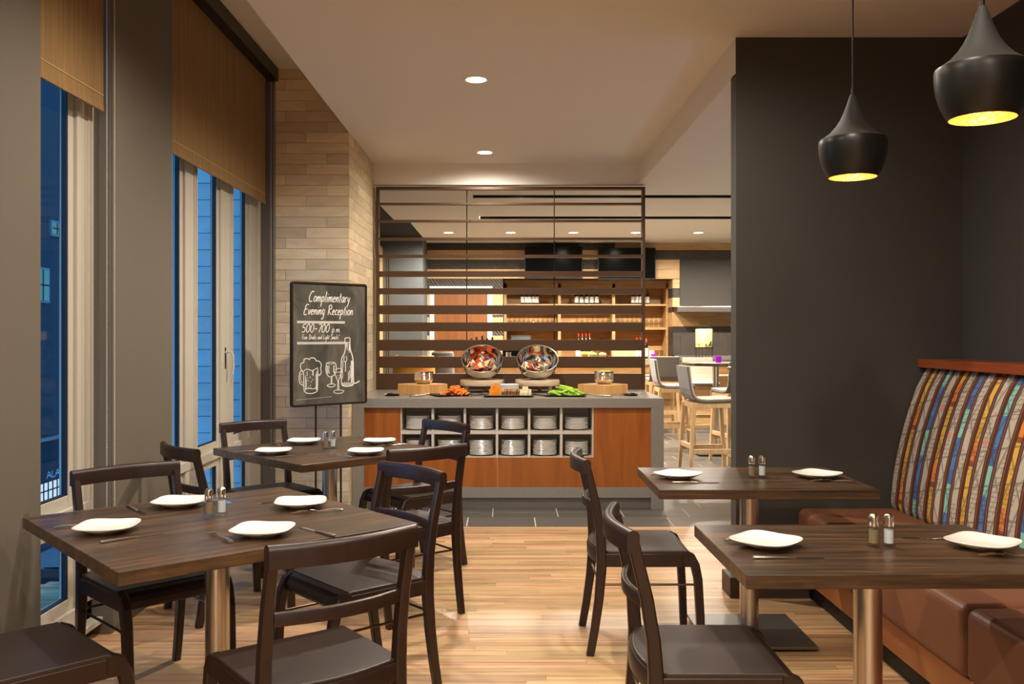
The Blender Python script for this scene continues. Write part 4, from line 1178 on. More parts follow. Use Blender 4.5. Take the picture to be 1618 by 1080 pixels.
# lettering over the shop across the street
ml = MB()
letters(ml, 'ALAM', 0.0, 0.0, 0.16, 0.025, lambda p: (0.125, 0.95 + p[0], 1.84 + p[1]), fit=0.95, shear=0.0)
ml.build('sign_lettering', MT['extwall'], fb)

# ------------------------------------------------------------------ buffet counter
YFc = 7.53
bu = thing('buffet_counter', 'grey stone buffet counter with orange wood panels and open plate cubbies', 'counter', (0, 0, 0))
MB().box(-1.262, 1.298, YFc, 8.82, 0.835, 0.914).build('countertop', MT['stone'], bu, bevel=0.002, seg=1)
MB().box(-1.262, -1.163, YFc, 8.8, 0.0, 0.835).build('end_panel', MT['stone'], bu, bevel=0.002, seg=1)
MB().box(1.194, 1.298, YFc, 8.8, 0.0, 0.835).build('end_panel', MT['stone'], bu, bevel=0.002, seg=1)
yp = YFc + 0.035
MB().box(-1.163, -0.867, yp, yp+0.02, 0.18, 0.835).build('wood_panel', MT['panel'], bu)
MB().box(0.724, 1.194, yp, yp+0.02, 0.18, 0.835).build('wood_panel', MT['panel'], bu)
xsm = (786-CX)/192.6
MB().box(-0.866, xsm-0.0008, yp, yp+0.02, 0.18, 0.424).build('wood_panel', MT['panel'], bu)
MB().box(xsm+0.0008, 0.723, yp, yp+0.02, 0.18, 0.424).build('wood_panel', MT['panel'], bu)
MB().box(-1.163, 1.194, yp-0.004, yp+0.03, 0.093, 0.18).build('kick_plate', MT['stone'], bu)
MB().box(-1.163, 1.194, yp+0.05, yp+0.07, 0.0, 0.10).build('toe_recess', MT['stone'], bu)
cu = MB()
X0c, X1c = -0.867, 0.724
pit = (X1c-X0c)/6
for k in range(7):
    xx = X0c + k*pit; cu.box(xx-0.010 if k else xx, xx+0.010 if k < 6 else xx, yp+0.004, yp+0.36, 0.426, 0.835)
cu.box(X0c, X1c, yp+0.003, yp+0.36, 0.616, 0.642).box(X0c, X1c, yp+0.003, yp+0.36, 0.414, 0.428).box(X0c, X1c, yp+0.36, yp+0.375, 0.414, 0.835)
cu.build('cubby_shelves', MT['cubby'], bu)
def stack_plate():
    n = 28; h = 0.100
    def ring(q, z, pw):
        out = []
        for k in range(n):
            t = 2*math.pi*k/n; c_, s2 = math.cos(t), math.sin(t)
            r = (abs(c_)**pw + abs(s2)**pw) ** (-1.0/pw)
            out.append((h*q*r*c_, h*q*r*s2, z))
        return out
    rs = [ring(0.55,0.0,2.2), ring(0.72,0.007,2.4), ring(0.89,0.0125,2.9), ring(0.985,0.0165,3.2), ring(1.0,0.0190,3.2), ring(0.985,0.0215,3.2), ring(0.78,0.0165,2.6), ring(0.55,0.008,2.2)]
    vs = [q for r in rs for q in r]; fs = []
    for i in range(len(rs)-1):
        for k in range(n): fs.append((i*n+k, i*n+(k+1) % n, (i+1)*n+(k+1) % n, (i+1)*n+k))
    me = MB().add(vs, fs, True).add(rs[0], [tuple(range(n-1,-1,-1))]).add(rs[-1], [tuple(range(n))]).mesh('stacked_plate')
    me.materials.append(MT['china']); return me
small_plate = stack_plate()
cols = ['far left','second','third','fourth','fifth','far right']
for k in range(6):
    for r, (zb, rn, cnt) in enumerate(((0.428,'lower',10),(0.642,'upper',9))):
        cx_ = X0c + (k+0.5)*pit
        if k == 5: cnt -= 1
        for i in range(cnt):
            put('stacked_plate', small_plate, loc=(cx_+rnd.uniform(-.002,.002), yp+0.135, zb+0.0005+i*0.0122), rot=(0,0,rnd.uniform(-.03,.03)),
                label='white plate in the %s cubby, %s row, %s from the stack bottom' % (cols[k], rn, ORD[i]), cat='plate', group='plates stacked in the buffet cubbies')

ZC = 0.9145
# wooden display blocks with small steel bowls
def steel_bowl_small(x, y, z, fill, label):
    t = thing('small_bowl', label, 'bowl', (x, y, z), 0.3, 'small steel buffet bowls')
    prof = [(0.0,0.0),(0.05,0.0),(0.066,0.01),(0.078,0.028)]
    for k in range(7):
        zz = 0.034 + 0.0095*k
        prof += [(0.0835,zz),(0.0855,zz+0.004),(0.0835,zz+0.008)]
    prof += [(0.084,0.108),(0.082,0.109),(0.080,0.104),(0.078,0.03),(0.05,0.012),(0.0,0.012)]
    MB().shell(prof, 32).build('bowl_body', MT['polished'], t)
    mb = MB()
    n = 14; vs = [(0,0,0.118)]
    for i in range(1,4):
        for k in range(n):
            a = 2*math.pi*k/n; r = 0.026*i
            vs.append((r*math.cos(a), r*math.sin(a), 0.112 + (0.004 if i < 3 else -0.014) + rnd.uniform(-.004,.005)))
    fs = [(0, 1+k, 1+(k+1) % n) for k in range(n)]
    for i in range(2):
        for k in range(n): fs.append((1+i*n+k, 1+(i+1)*n+k, 1+(i+1)*n+(k+1) % n, 1+i*n+(k+1) % n))
    o = mb.add(vs, fs, True).build('bowl_filling', MT[fill], t)
for (x, y, rz, fill, sd) in ((-0.73, 8.07, 45, 'salsa', 'left'), (0.85, 8.03, 45, 'guac', 'right')):
    MB().box(-0.155, 0.155, -0.155, 0.155, 0, 0.09).build('display_block', MT['bamboo'], bevel=0.003, label='square bamboo block on the buffet, %s one under the small bowl' % sd, cat='riser', group='bamboo blocks on the buffet')
    ob = bpy.context.scene.collection.objects[-1]
    ob.location = (x, y, ZC); ob.rotation_euler = (0, 0, R(rz))
    steel_bowl_small(x+0.01, y, ZC+0.0905, fill, 'small ribbed steel bowl of %s on the %s bamboo block' % ('red salsa' if fill == 'salsa' else 'pale green dip', sd))
# round risers with big tilted bowls of chips
for (x, sd) in ((-0.212, 'left'), (0.289, 'right')):
    t = thing('round_riser', 'round pale wood riser on short legs, under the %s chip bowl' % sd, 'riser', (x, 8.36, ZC), 0, 'round risers on the buffet')
    MB().lathe([(0.0,0.062),(0.198,0.062),(0.202,0.068),(0.202,0.108),(0.198,0.114),(0.0,0.114)], 40).build('disc', MT['palewood'], t)
    for a in (200, 320, 80):
        MB().cyl((0.145*math.cos(R(a)), 0.145*math.sin(R(a)), 0), (0.145*math.cos(R(a)), 0.145*math.sin(R(a)), 0.062), 0.017, n=12).build('leg', MT['palewood'], t)
    rb = 0.185
    b_ = thing('chip_bowl', 'large polished steel bowl tilted forward on the %s riser, holding tortilla chips' % sd, 'bowl', (x, 8.36, ZC+0.116), 0, 'tilted chip bowls')
    prof = [(0.0,-0.07),(0.06,-0.069),(0.105,-0.060),(0.143,-0.038),(0.168,-0.004),(0.180,0.035),(0.184,0.075),(0.185,0.088),(0.180,0.088),(0.178,0.075),(0.174,0.035),(0.161,0.0),(0.136,-0.031),(0.10,-0.052),(0.0,-0.061)]
    Mr = Matrix.Translation((0, 0.0, 0.115)) @ Matrix.Rotation(R(40), 4, 'X')
    zmin = 9
    for (r_, z_) in prof:
        for k in range(36):
            zmin = min(zmin, (Mr @ Vector((r_*math.cos(k*math.pi/18), r_*math.sin(k*math.pi/18), z_))).z)
    Mr = Matrix.Translation((0, 0, -zmin)) @ Mr
    MB().shell(prof, 48, M=Mr).build('bowl_body', MT['polished'], b_)
    rim = MB(); rr_ = [(0.1855+0.0055*math.cos(R(a)), 0.089+0.0055*math.sin(R(a))) for a in range(0, 361, 45)]
    rim.shell(rr_, 48, M=Mr).build('rim', MT['steel'], b_)
    # the chips lie in the low front half of the bowl
    npk = 44 if sd == 'left' else 34
    for i in range(npk):
        a = rnd.uniform(0, 6.28); q = math.sqrt(rnd.random())
        u_, v_ = 0.135*q*math.cos(a), 0.115*q*math.sin(a)
        loc = Mr @ Vector((u_, -0.035+v_*0.9, -0.022 + 0.50*max(0.0, (0.06-v_)) + 0.0011*i))
        tri = MB(); s_ = rnd.uniform(0.036, 0.050)
        p3 = [(s_*math.cos(R(g+rnd.uniform(-12,12))), s_*math.sin(R(g+rnd.uniform(-12,12)))) for g in (90, 210, 330)]
        top = [(p[0], p[1], rnd.uniform(-.004,.006)) for p in p3]
        top.append((0,0,0.006))
        bot = [(p[0], p[1], p[2]-0.003) for p in top]
        tri.add(top+bot, [(0,1,3),(1,2,3),(2,0,3),(5,4,7),(6,5,7),(4,6,7),(0,4,5,1),(1,5,6,2),(2,6,4,0)])
        cm = ('chip_red','chip_pale','chip_blue')[rnd.choice((0,0,1,1,2))]
        o = tri.build('tortilla_chip', MT[cm], label='%s tortilla chip in the %s tilted steel bowl' % (cm.split('_')[1], sd), cat='chip', group='tortilla chips in the %s bowl, %s' % (sd, cm.split('_')[1]))
        o.location = (x + loc.x, 8.36 + loc.y, ZC+0.116 + loc.z)
        o.rotation_euler = (R(48)+rnd.uniform(-.45,.45), rnd.uniform(-.45,.45), rnd.uniform(0,6.28))
# trays
def tray(x, y, lx, ly, rz, label, mat='trayblack'):
    mb = MB()
    o_ = rrect(lx, ly, 0.012, 4); i_ = rrect(lx-0.03, ly-0.03, 0.01, 4); n = len(o_)
    b0 = rrect(lx-0.05, ly-0.05, 0.01, 4)
    rings = [[(p[0],p[1],0.0) for p in b0], [(p[0],p[1],0.012) for p in o_], [(p[0],p[1],0.014) for p in o_], [(p[0],p[1],0.006) for p in i_]]
    vs = [p for r_ in rings for p in r_]; fs = []
    for i in range(3):
        for k in range(n): fs.append((i*n+k, i*n+(k+1) % n, (i+1)*n+(k+1) % n, (i+1)*n+k))
    fs += [tuple(range(n-1,-1,-1)), tuple(range(3*n,4*n))]
    o = mb.add(vs, fs).build('serving_tray', MT[mat], label=label, cat='tray', group='black serving trays')
    o.location = (x, y, ZC); o.rotation_euler = (0, 0, rz)
tray(-0.46, 7.86, 0.33, 0.26, R(20), 'black serving tray under the carrot sticks')
tray(0.505, 7.80, 0.36, 0.24, R(-8), 'black serving tray under the celery sticks')
tray(0.025, 7.74, 0.42, 0.24, 0, 'black slate tray under the cheese and bread')
stick = MB().sweep([(-0.045,0,0),(0,0,0.001),(0.045,0,0)], rrect(0.014,0.014,0.004,2), (0,1,0), True, scale=[1.0,1.0,0.75]).mesh('carrot_stick'); stick.materials.append(MT['carrot'])
def pile(me, name, n, cx_, cy_, wx, wy, base, hgt, ang0, spread, label, cat, group, tilt=0.2, zl=0.0125):
    lay = 0; i = 0; z = base
    while i < n:
        k = lay/ (hgt/zl)
        m = max(2, int((1-k)*n/ (hgt/zl)*1.9))
        for j in range(m):
            if i >= n: break
            x = cx_ + wx*(1-k)*rnd.uniform(-1,1); y_ = cy_ + wy*(1-k)*rnd.uniform(-1,1)
            put(name, me, loc=(x, y_, z), rot=(rnd.uniform(-1,1)*tilt, rnd.uniform(-1,1)*tilt, ang0 + rnd.uniform(-spread,spread)), scale=(rnd.uniform(.8,1.15),)*3, label=label, cat=cat, group=group)
            i += 1
        lay += 1; z += zl
pile(stick, 'carrot_stick', 64, -0.43, 7.86, 0.105, 0.06, ZC+0.015, 0.085, R(60), 0.5, 'orange carrot stick in the pile on the left black tray', 'carrot', 'carrot sticks')
cel = MB().sweep([(-0.05,0,0),(0,0,0.002),(0.05,0,0)], [(-0.011,-0.004),(0.011,-0.004),(0.012,0.006),(0.007,0.006),(0.0,0.0),(-0.007,0.006),(-0.012,0.006)], (0,1,0), True, scale=[1,1,0.9]).mesh('celery_stick'); cel.materials.append(MT['celery'])
pile(cel, 'celery_stick', 52, 0.505, 7.80, 0.12, 0.06, ZC+0.015, 0.08, R(-20), 0.6, 'green celery stick in the pile on the right black tray', 'celery', 'celery sticks', 0.35)
cub = MB().box(-0.0125,0.0125,-0.0125,0.0125,0,0.025).mesh('cheese_cube'); cub.materials.append(MT['cheddar'])
cub2 = MB().box(-0.0115,0.0115,-0.0115,0.0115,0,0.023).mesh('cheese_cube'); cub2.materials.append(MT['whitecheese'])
def cubes(me, cx_, cy_, st, lay, label, group):
    z = ZC + 0.0145
    for q, (nx, ny) in enumerate(lay):
        for i in range(nx):
            for j in range(ny):
                put('cheese_cube', me, loc=(cx_+(i-(nx-1)/2)*st+rnd.uniform(-.002,.002), cy_+(j-(ny-1)/2)*st, z+q*(st-0.001)), rot=(0,0,rnd.uniform(-.15,.15)), label=label, cat='cheese', group=group)
cubes(cub, -0.085, 7.72, 0.0265, [(4,4),(4,3),(3,2),(1,1)], 'orange cheese cube in the pyramid at the left of the slate tray', 'orange cheese cubes')
cubes(cub2, 0.165, 7.72, 0.0245, [(4,4),(4,3),(2,2)], 'white cheese cube in the heap at the right of the slate tray', 'white cheese cubes')
br = MB().prism([(-0.045,0),(0.045,0),(0.05,0.035),(0.03,0.052),(-0.03,0.052),(-0.05,0.035)], 'x', 0, 0.011).mesh('bread_slice'); br.materials.append(MT['bread'])
for i in range(10):
    put('bread_slice', br, loc=(-0.018+0.0135*i, 7.73, ZC+0.0145), rot=(0, 0.12+rnd.uniform(-.05,.05), rnd.uniform(-.06,.06)), label='seeded brown bread slice on the slate tray, %s from the left' % ORD[i], cat='bread', group='bread slices')
tp = plate_mesh(0.088, 2.6, 24)
for i in range(7):
    put('side_plate', tp, loc=(0.03, 8.42-0.28, ZC+0.0005+0.0095*i), rot=(0,0,0.05*i), label='white side plate stacked behind the cheese tray, %s from the bottom' % ORD[i], cat='plate', group='side plates on the buffet')
# tongs and spoon rests
def tongs(x0, y0, x1, y1, label):
    t = thing('serving_tongs', label, 'tongs', (x0, y0, ZC), math.atan2(y1-y0, x1-x0), 'serving tongs on the buffet')
    L_ = math.hypot(x1-x0, y1-y0)
    for s_ in (-1, 1):
        MB().sweep([(0,0,0.008),(0.02,s_*0.006,0.009),(L_*0.6,s_*0.016,0.010),(L_,s_*0.012,0.022)], rrect(0.004,0.012,0.0015,2), (0,1,0), True).build('arm', MT['steel'], t)
    MB().cyl((0,-0.006,0.008),(0,0.006,0.008),0.008,n=10).build('hinge', MT['steel'], t)
def rest(x, y, rz, label):
    t = thing('spoon_rest', 'black dish with spoons, ' + label, 'spoon rest', (x, y, ZC), rz, 'spoon rests on the buffet')
    MB().lathe([(0.0,0.0),(0.05,0.0),(0.072,0.012),(0.075,0.014),(0.07,0.012),(0.045,0.004),(0.0,0.004)], 28).build('dish', MT['trayblack'], t)
    for k, a in enumerate((-0.28, 0.28)):
        sp_ = thing('serving_spoon', 'steel spoon, %s of two, on the %s' % (ORD[k], label), 'spoon', (x, y, ZC+0.0045), rz + a, 'serving spoons')
        MB().sweep([(0.0,0,0.012),(0.05,0,0.016),(0.12,0,0.012),(0.16,0,0.006)], rrect(0.012,0.005,0.002,2), (0,1,0), True, scale=[0.5,0.6,0.8,1.4]).build('handle', MT['polished'], sp_)
        MB().lathe([(0.0,0.0),(0.012,0.002),(0.022,0.010),(0.023,0.012),(0.020,0.011),(0.0,0.004)], 16, (-0.022,0,0.004)).build('spoon_bowl', MT['polished'], sp_)
tongs(-0.80, 7.66, -0.65, 7.74, 'steel serving tongs left of the carrot tray')
tongs(-0.30, 7.72, -0.165, 7.86, 'steel serving tongs between the carrots and the cheese')
tongs(0.335, 7.72, 0.18, 7.95, 'steel serving tongs between the cheese and the celery')
tongs(0.88, 7.64, 0.71, 7.72, 'steel serving tongs right of the celery tray')
rest(-0.97, 7.86, R(-30), 'left buffet spoon rest')
rest(1.075, 7.88, R(205), 'right buffet spoon rest')

# ------------------------------------------------------------------ slatted bronze screen
YS = 8.72
sc_ = thing('slatted_screen', 'bronze metal screen of horizontal slats standing on the buffet counter', 'screen', (0, 0, 0))
def sz(y): return H + (CY-y)*YS/F
XL, XRt = (594-CX)*YS/F, (1019.5-CX)*YS/F
for (a, b_) in ((XL, XL+0.026), (XRt-0.026, XRt)):
    MB().box(a, b_, YS, YS+0.085, 0.9145, sz(295)).build('post', MT['bronze'], sc_, bevel=0.001, seg=1)
MB().box(XL+0.026, XRt-0.026, YS, YS+0.085, sz(299), sz(295)).build('top_bar', MT['bronze'], sc_, bevel=0.001, seg=1)
tops = [320, 347, 375, 402, 428, 455, 482, 509, 536.5, 563, 590]
hts = [0.018, 0.018, 0.022, 0.026, 0.052, 0.056, 0.084, 0.085, 0.104, 0.108, 0.158]
for y_, h_ in zip(tops, hts):
    z1 = sz(y_)
    MB().box(XL+0.026, XRt-0.026, YS+0.006, YS+0.075, z1-h_ if y_ < 590 else 0.9147, z1).build('slat', MT['bronze'], sc_, bevel=0.001, seg=1)
for p in (737, 876.5):
    xx = (p-CX)*YS/F
    MB().cyl((xx, YS+0.08, 0.93), (xx, YS+0.08, sz(299)), 0.0048, n=8).build('tie_rod', MT['blackmetal'], sc_)

# ------------------------------------------------------------------ bar counter and niche shelves
bc = thing('bar_counter', 'long bar counter with steel top and honey wood front at the back of the bar', 'counter', (0, 0, 0))
MB().box(-0.55, 4.55, 13.34, 13.95, 1.0, 1.08).build('bar_top', MT['steel'], bc, bevel=0.003)
MB().box(-0.5, 4.55, 13.42, 13.9, 0.09, 1.0).build('bar_body', MT['barwood'], bc)
for k in range(8):
    MB().box(-0.48+0.63*k, 0.13+0.63*k, 13.405, 13.42, 0.50, 0.97).build('front_board', MT['barwood'], bc)
    MB().box(-0.48+0.63*k, 0.13+0.63*k, 13.405, 13.42, 0.12, 0.48).build('front_board', MT['barwood'], bc)
MB().box(-0.5, 4.55, 13.45, 13.9, 0.0, 0.09).build('plinth', MT['cubby'], bc)
MB().box(-0.5, 4.55, 13.30, 13.42, 0.84, 0.86).build('purse_shelf', MT['palewood'], bc)
MB().box(2.62, 4.55, 13.95, YB, 1.0, 1.08).box(2.62, 4.55, YB-0.03, YB, 1.08, bz(561)).build('side_top', MT['steel'], bc)
MB().box(2.61, 4.55, YB-0.33, YB, bz(493), bz(485)).build('steel_wall_shelf', MT['steel'], kind=None, bevel=0.003, label='long stainless steel wall shelf under the dark board', cat='shelf')

bs = thing('bar_shelving', 'oak niche shelving with three bays of bottles and glasses behind the bar', 'shelf', (0, 0, 0))
YN0, YN1 = 14.67, 15.05
MB().box(-0.03, 2.597, YN1, YN1+0.02, 0.0, 2.31).build('back_panel', MT['shelfwood'], bs)
for (a, b_) in ((-0.03, 0.015), (0.838, 0.882), (1.705, 1.75), (2.565, 2.597)):
    MB().box(a, b_, YN0, YN1, 0.0, 2.255).build('upright', MT['shelfwood'], bs)
MB().box(-0.03, 2.597, YN0, YN1, 2.19, 2.31).build('header', MT['shelfwood'], bs)
bays = ((0.015,0.838),(0.882,1.705),(1.75,2.565))
for (a, b_) in bays:
    for (z0, z1) in ((1.90,1.929),(1.52,1.558),(1.05,1.089)):
        MB().box(a, b_, YN0+0.01, YN1, z0, z1).build('shelf_board', MT['shelfwood'], bs)
    MB().box(a, b_, YN0+0.005, YN1, 0.0, 1.05).build('cupboard_front', MT['shelfwood'], bs)
def nx(p, Y): return (p-CX)*Y/F
bayn = ('left', 'middle', 'right')
def bottle_meshes(r, h):
    body = MB().lathe([(0.0,0.0),(r,0.0),(r,h*0.58),(r*0.85,h*0.66),(r*0.4,h*0.74),(r*0.36,h*0.96),(r*0.42,h*0.97),(r*0.42,h),(0.0,h)], 14).mesh('bottle_glass')
    lab = MB().shell([(r+0.0008,h*0.10),(r+0.0008,h*0.52)], 14).mesh('bottle_label')
    cap = MB().lathe([(r*0.46,h*0.80),(r*0.46,h+0.002),(0.0,h+0.002)], 12).mesh('bottle_cap')
    return body, lab, cap
def bottle(ms, x, y, z, label, group, mg='bottle', mc=None):
    t = thing('bottle', label, 'bottle', (x, y, z), 0, group)
    put('bottle_glass', ms[0], parent=t).data
    o = t.children[0]
    if not ms[0].materials: ms[0].materials.append(MT[mg])
    put('bottle_label', ms[1], MT['bottlelabel'], parent=t)
    if mc: put('bottle_cap', ms[2], MT[mc], parent=t)
b1, b2, b3 = bottle_meshes(0.0275, 0.23), bottle_meshes(0.034, 0.23), bottle_meshes(0.0265, 0.23)
Yb = 14.80
for (bay, ms, pxs) in ((0, b1, (825.5,831.5,837,843,848.5)), (1, b2, (911,919,927,935,943)), (2, b3, (1000,1006,1012,1017.5,1023.5))):
    for i, p in enumerate(pxs):
        bottle(ms, nx(p, Yb), Yb, 1.9295, 'white-labelled bottle on the top bar shelf, %s bay, %s from left' % (bayn[bay], ORD[i]), 'labelled bottles on the top bar shelf')
gb = MB().shell([(0.030,0.0),(0.034,0.03),(0.036,0.06),(0.030,0.09),(0.015,0.112),(0.005,0.122)], 14).mesh('glass_bowl'); gb.materials.append(MT['wineglass'])
gs = MB().lathe([(0.0,0.12),(0.0045,0.122),(0.0045,0.19),(0.012,0.196),(0.032,0.199),(0.032,0.202),(0.0,0.202)], 14).mesh('glass_stem'); gs.materials.append(MT['wineglass'])
for (bay, p0, cnt) in ((0, 805.5, 10), (1, 911.5, 7), (2, 976, 10)):
    for i in range(cnt):
        p = p0 + (7.45, 8.2, 7.6)[bay]*i
        t = thing('wine_glass', 'upturned wine glass on the middle bar shelf, %s bay, %s from left' % (bayn[bay], ORD[i]), 'glass', (nx(p, Yb), Yb, 1.5585), 0, 'wine glasses on the middle bar shelf')
        put('glass_bowl', gb, parent=t); put('glass_stem', gs, parent=t)
wine = bottle_meshes(0.0275, 0.30)
for i, p in enumerate((914,920,926,931.5)):
    bottle(wine, nx(p, 14.78), 14.78, 1.0895+0.08, 'red-capped bottle in the lower middle bay, %s from the left' % ORD[i], 'red-capped bottles', 'bottle', 'redcap')
MB().box(nx(909,14.78), nx(936,14.78), 14.70, 14.88, 1.0893, 1.169).build('bottle_crate', MT['boxcard'], label='low card crate under the red-capped bottles', cat='crate')
for i, (p, yy) in enumerate(((1006.5,14.8),(1012,14.75))):
    bottle(wine, nx(p, yy), yy, 1.0895, 'red-capped bottle in the lower right bay behind the screen, %s of two' % ORD[i], 'red-capped bottles', 'bottle', 'redcap')
bottle(wine, nx(1021, 13.8), 13.8, 1.0805, 'red-capped wine bottle on the bar, right of the screen', 'red-capped bottles', 'bottle', 'redcap')
# register, cake stand and small bar items
t = thing('register_screen', 'grey register screen in the left bay of the bar', 'screen', (nx(823, 14.75), 14.75, 1.0895), 0)
MB().box(-0.17, 0.17, -0.015, 0.015, 0.08, 0.34).build('screen_case', MT['darkpanel'], t, bevel=0.006)
MB().box(-0.15, 0.15, -0.018, -0.015, 0.10, 0.32).build('display', MT['barwall'], t)
MB().box(-0.08, 0.08, -0.08, 0.08, 0, 0.015).box(-0.02, 0.02, -0.01, 0.02, 0.015, 0.09).build('stand', MT['blackmetal'], t)
t = thing('cake_stand', 'maroon cake stand with glass lid in the middle bay of the bar', 'cake stand', (nx(955, 14.8), 14.8, 1.0895), 0)
MB().lathe([(0.0,0.0),(0.06,0.0),(0.06,0.01),(0.015,0.03),(0.015,0.22),(0.11,0.235),(0.11,0.255),(0.0,0.255)], 24).build('stand', MT['maroon'], t)
MB().shell([(0.095,0.256),(0.09,0.29),(0.06,0.31),(0.012,0.315),(0.018,0.335),(0.0,0.34)], 24).build('glass_lid', MT['wineglass'], t)
def small_bowl(p, mat, lab):
    t = thing('food_bowl', lab, 'bowl', (nx(p, 13.6), 13.6, 1.0805), 0, 'small bowls on the bar')
    MB().shell([(0.0,0.0),(0.04,0.0),(0.058,0.06),(0.062,0.075),(0.058,0.073),(0.04,0.01),(0.0,0.01)], 20).build('bowl_body', MT['clear'], t)
    MB().lathe([(0.0,0.012),(0.038,0.012),(0.056,0.07),(0.04,0.088),(0.0,0.095)], 20).build('bowl_filling', MT[mat], t)
small_bowl(924, 'cheddar', 'bowl of orange snacks on the bar, left of the three small bowls')
small_bowl(937.5, 'guac', 'bowl of green snacks on the bar, middle of the three small bowls')
small_bowl(952, 'lemonade', 'bowl of yellow snacks on the bar, right of the three small bowls')
MB().box(-0.165, 0.165, -0.1, 0.1, 0, 0.16).box(-0.17, 0.17, -0.105, 0.105, 0.16, 0.175).build('card_box', MT['boxcard'], bevel=0.004, label='pale lidded card box on the bar', cat='box')
o = COL.objects[-1]; o.location = (nx(985, 13.6), 13.6, 1.0805)
for i, p in enumerate((913.5, 1006, 1013)):
    t = thing('labelled_jar', ('jar with white label left of the small bowls on the bar', 'left of two white-labelled jars beside the card box', 'right of two white-labelled jars beside the card box')[i], 'jar', (nx(p, 13.62), 13.62, 1.0805), 0, 'labelled jars on the bar')
    MB().lathe([(0.0,0.0),(0.03,0.0),(0.03,0.12),(0.025,0.135),(0.0,0.135)], 16).build('jar_body', MT['bottlelabel'], t)
    MB().lathe([(0.027,0.135),(0.027,0.16),(0.0,0.16)], 16).build('jar_lid', MT['blackmetal'], t)
MB().box(-0.03, 0.03, -0.03, 0.03, 0, 0.12).build('salt_carton', MT['bottlelabel'], bevel=0.003, label='small white carton on the bar right of the wine bottle', cat='carton')
o = COL.objects[-1]; o.location = (nx(1029.5, 13.75), 13.75, 1.0805)
t = thing('coffee_machine', 'black coffee machine on the bar behind the slatted screen', 'coffee machine', (nx(812, 13.7), 13.7, 1.0805), 0)
MB().box(-0.17, 0.17, -0.12, 0.12, 0, 0.04).box(-0.17, 0.17, 0.0, 0.12, 0.04, 0.16).build('machine_body', MT['tv'], t, bevel=0.008)
MB().cyl((-0.08,-0.05,0.04),(-0.08,-0.05,0.10),0.045,n=18).build('jug', MT['polished'], t)
liq = bottle_meshes(0.036, 0.34)
for i, (p, mg) in enumerate(((745,'clear'),(753,'bottle'),(762,'greenglass'),(770,'clear'),(778,'amber'))):
    ms = bottle_meshes(0.034, 0.30+0.02*(i % 3)) 
    t = thing('liquor_bottle', 'liquor bottle on the bar before the orange door, %s from the left' % ORD[i], 'bottle', (nx(p, 13.65), 13.65, 1.0805), 0, 'liquor bottles before the door')
    put('bottle_glass', ms[0], MT[mg], parent=t); put('bottle_label', ms[1], MT['bottlelabel'], parent=t); put('bottle_cap', ms[2], MT['blackmetal'], parent=t)
# lemonade dispenser on its wire stand
t = thing('drink_dispenser', 'glass dispenser of yellow lemonade on a black wire stand', 'dispenser', (nx(1112.5, 13.75), 13.75, 1.0805), 0)
MB().lathe([(0.0,0.165),(0.118,0.165),(0.13,0.175),(0.13,0.43),(0.122,0.445),(0.0,0.445)], 8).build('lemonade', MT['lemonade'], t, bevel=0.01, seg=2)
MB().shell([(0.136,0.16),(0.136,0.45),(0.12,0.47),(0.075,0.48),(0.07,0.51)], 8).build('glass_jar', MT['clear'], t)
MB().lathe([(0.08,0.50),(0.08,0.525),(0.0,0.53)], 16).build('lid', MT['wineglass'], t)
tp_ = MB()
for a in range(0, 360, 45):
    tp_.cyl((0.13*math.cos(R(a)), 0.13*math.sin(R(a)), 0), (0.13*math.cos(R(a)), 0.13*math.sin(R(a)), 0.22), 0.004, n=6)
for zz in (0.005, 0.155, 0.22):
    for k in range(24):
        a0, a1 = 2*math.pi*k/24, 2*math.pi*(k+1)/24
        tp_.cyl((0.137*math.cos(a0), 0.137*math.sin(a0), zz), (0.137*math.cos(a1), 0.137*math.sin(a1), zz), 0.004, n=5, caps=False)
tp_.build('wire_stand', MT['blackmetal'], t)
MB().cyl((0.05,-0.13,0.20),(0.05,-0.19,0.20),0.012,n=10).sweep([(0.05,-0.18,0.21),(0.06,-0.19,0.26)], rrect(0.012,0.02,0.004,2)).build('tap', MT['blackmetal'], t)
# televisions
for (a, b_, y0, y1, sd) in ((829, 920.5, 389, 440, 'left'), (945, 1036, 391, 441.5, 'right')):
    YT = 14.10
    t = thing('television', 'flat black television high on the bar wall, %s one' % sd, 'television', ((nx(a,YT)+nx(b_,YT))/2, YT, H+(CY-y1)*YT/F), 0, 'bar televisions')
    hw, hh = (nx(b_,YT)-nx(a,YT))/2, (y1-y0)*YT/F
    MB().box(-hw, hw, 0, 0.05, 0, hh).build('casing', MT['blackmetal'], t, bevel=0.004)
    MB().box(-hw+0.012, hw-0.012, -0.002, 0.0, 0.02, hh-0.012).build('screen', MT['tv'], t)
    MB().box(-0.1, 0.1, 0.05, YB-YT-0.0, hh*0.3, hh*0.7).build('wall_bracket', MT['blackmetal'], t)

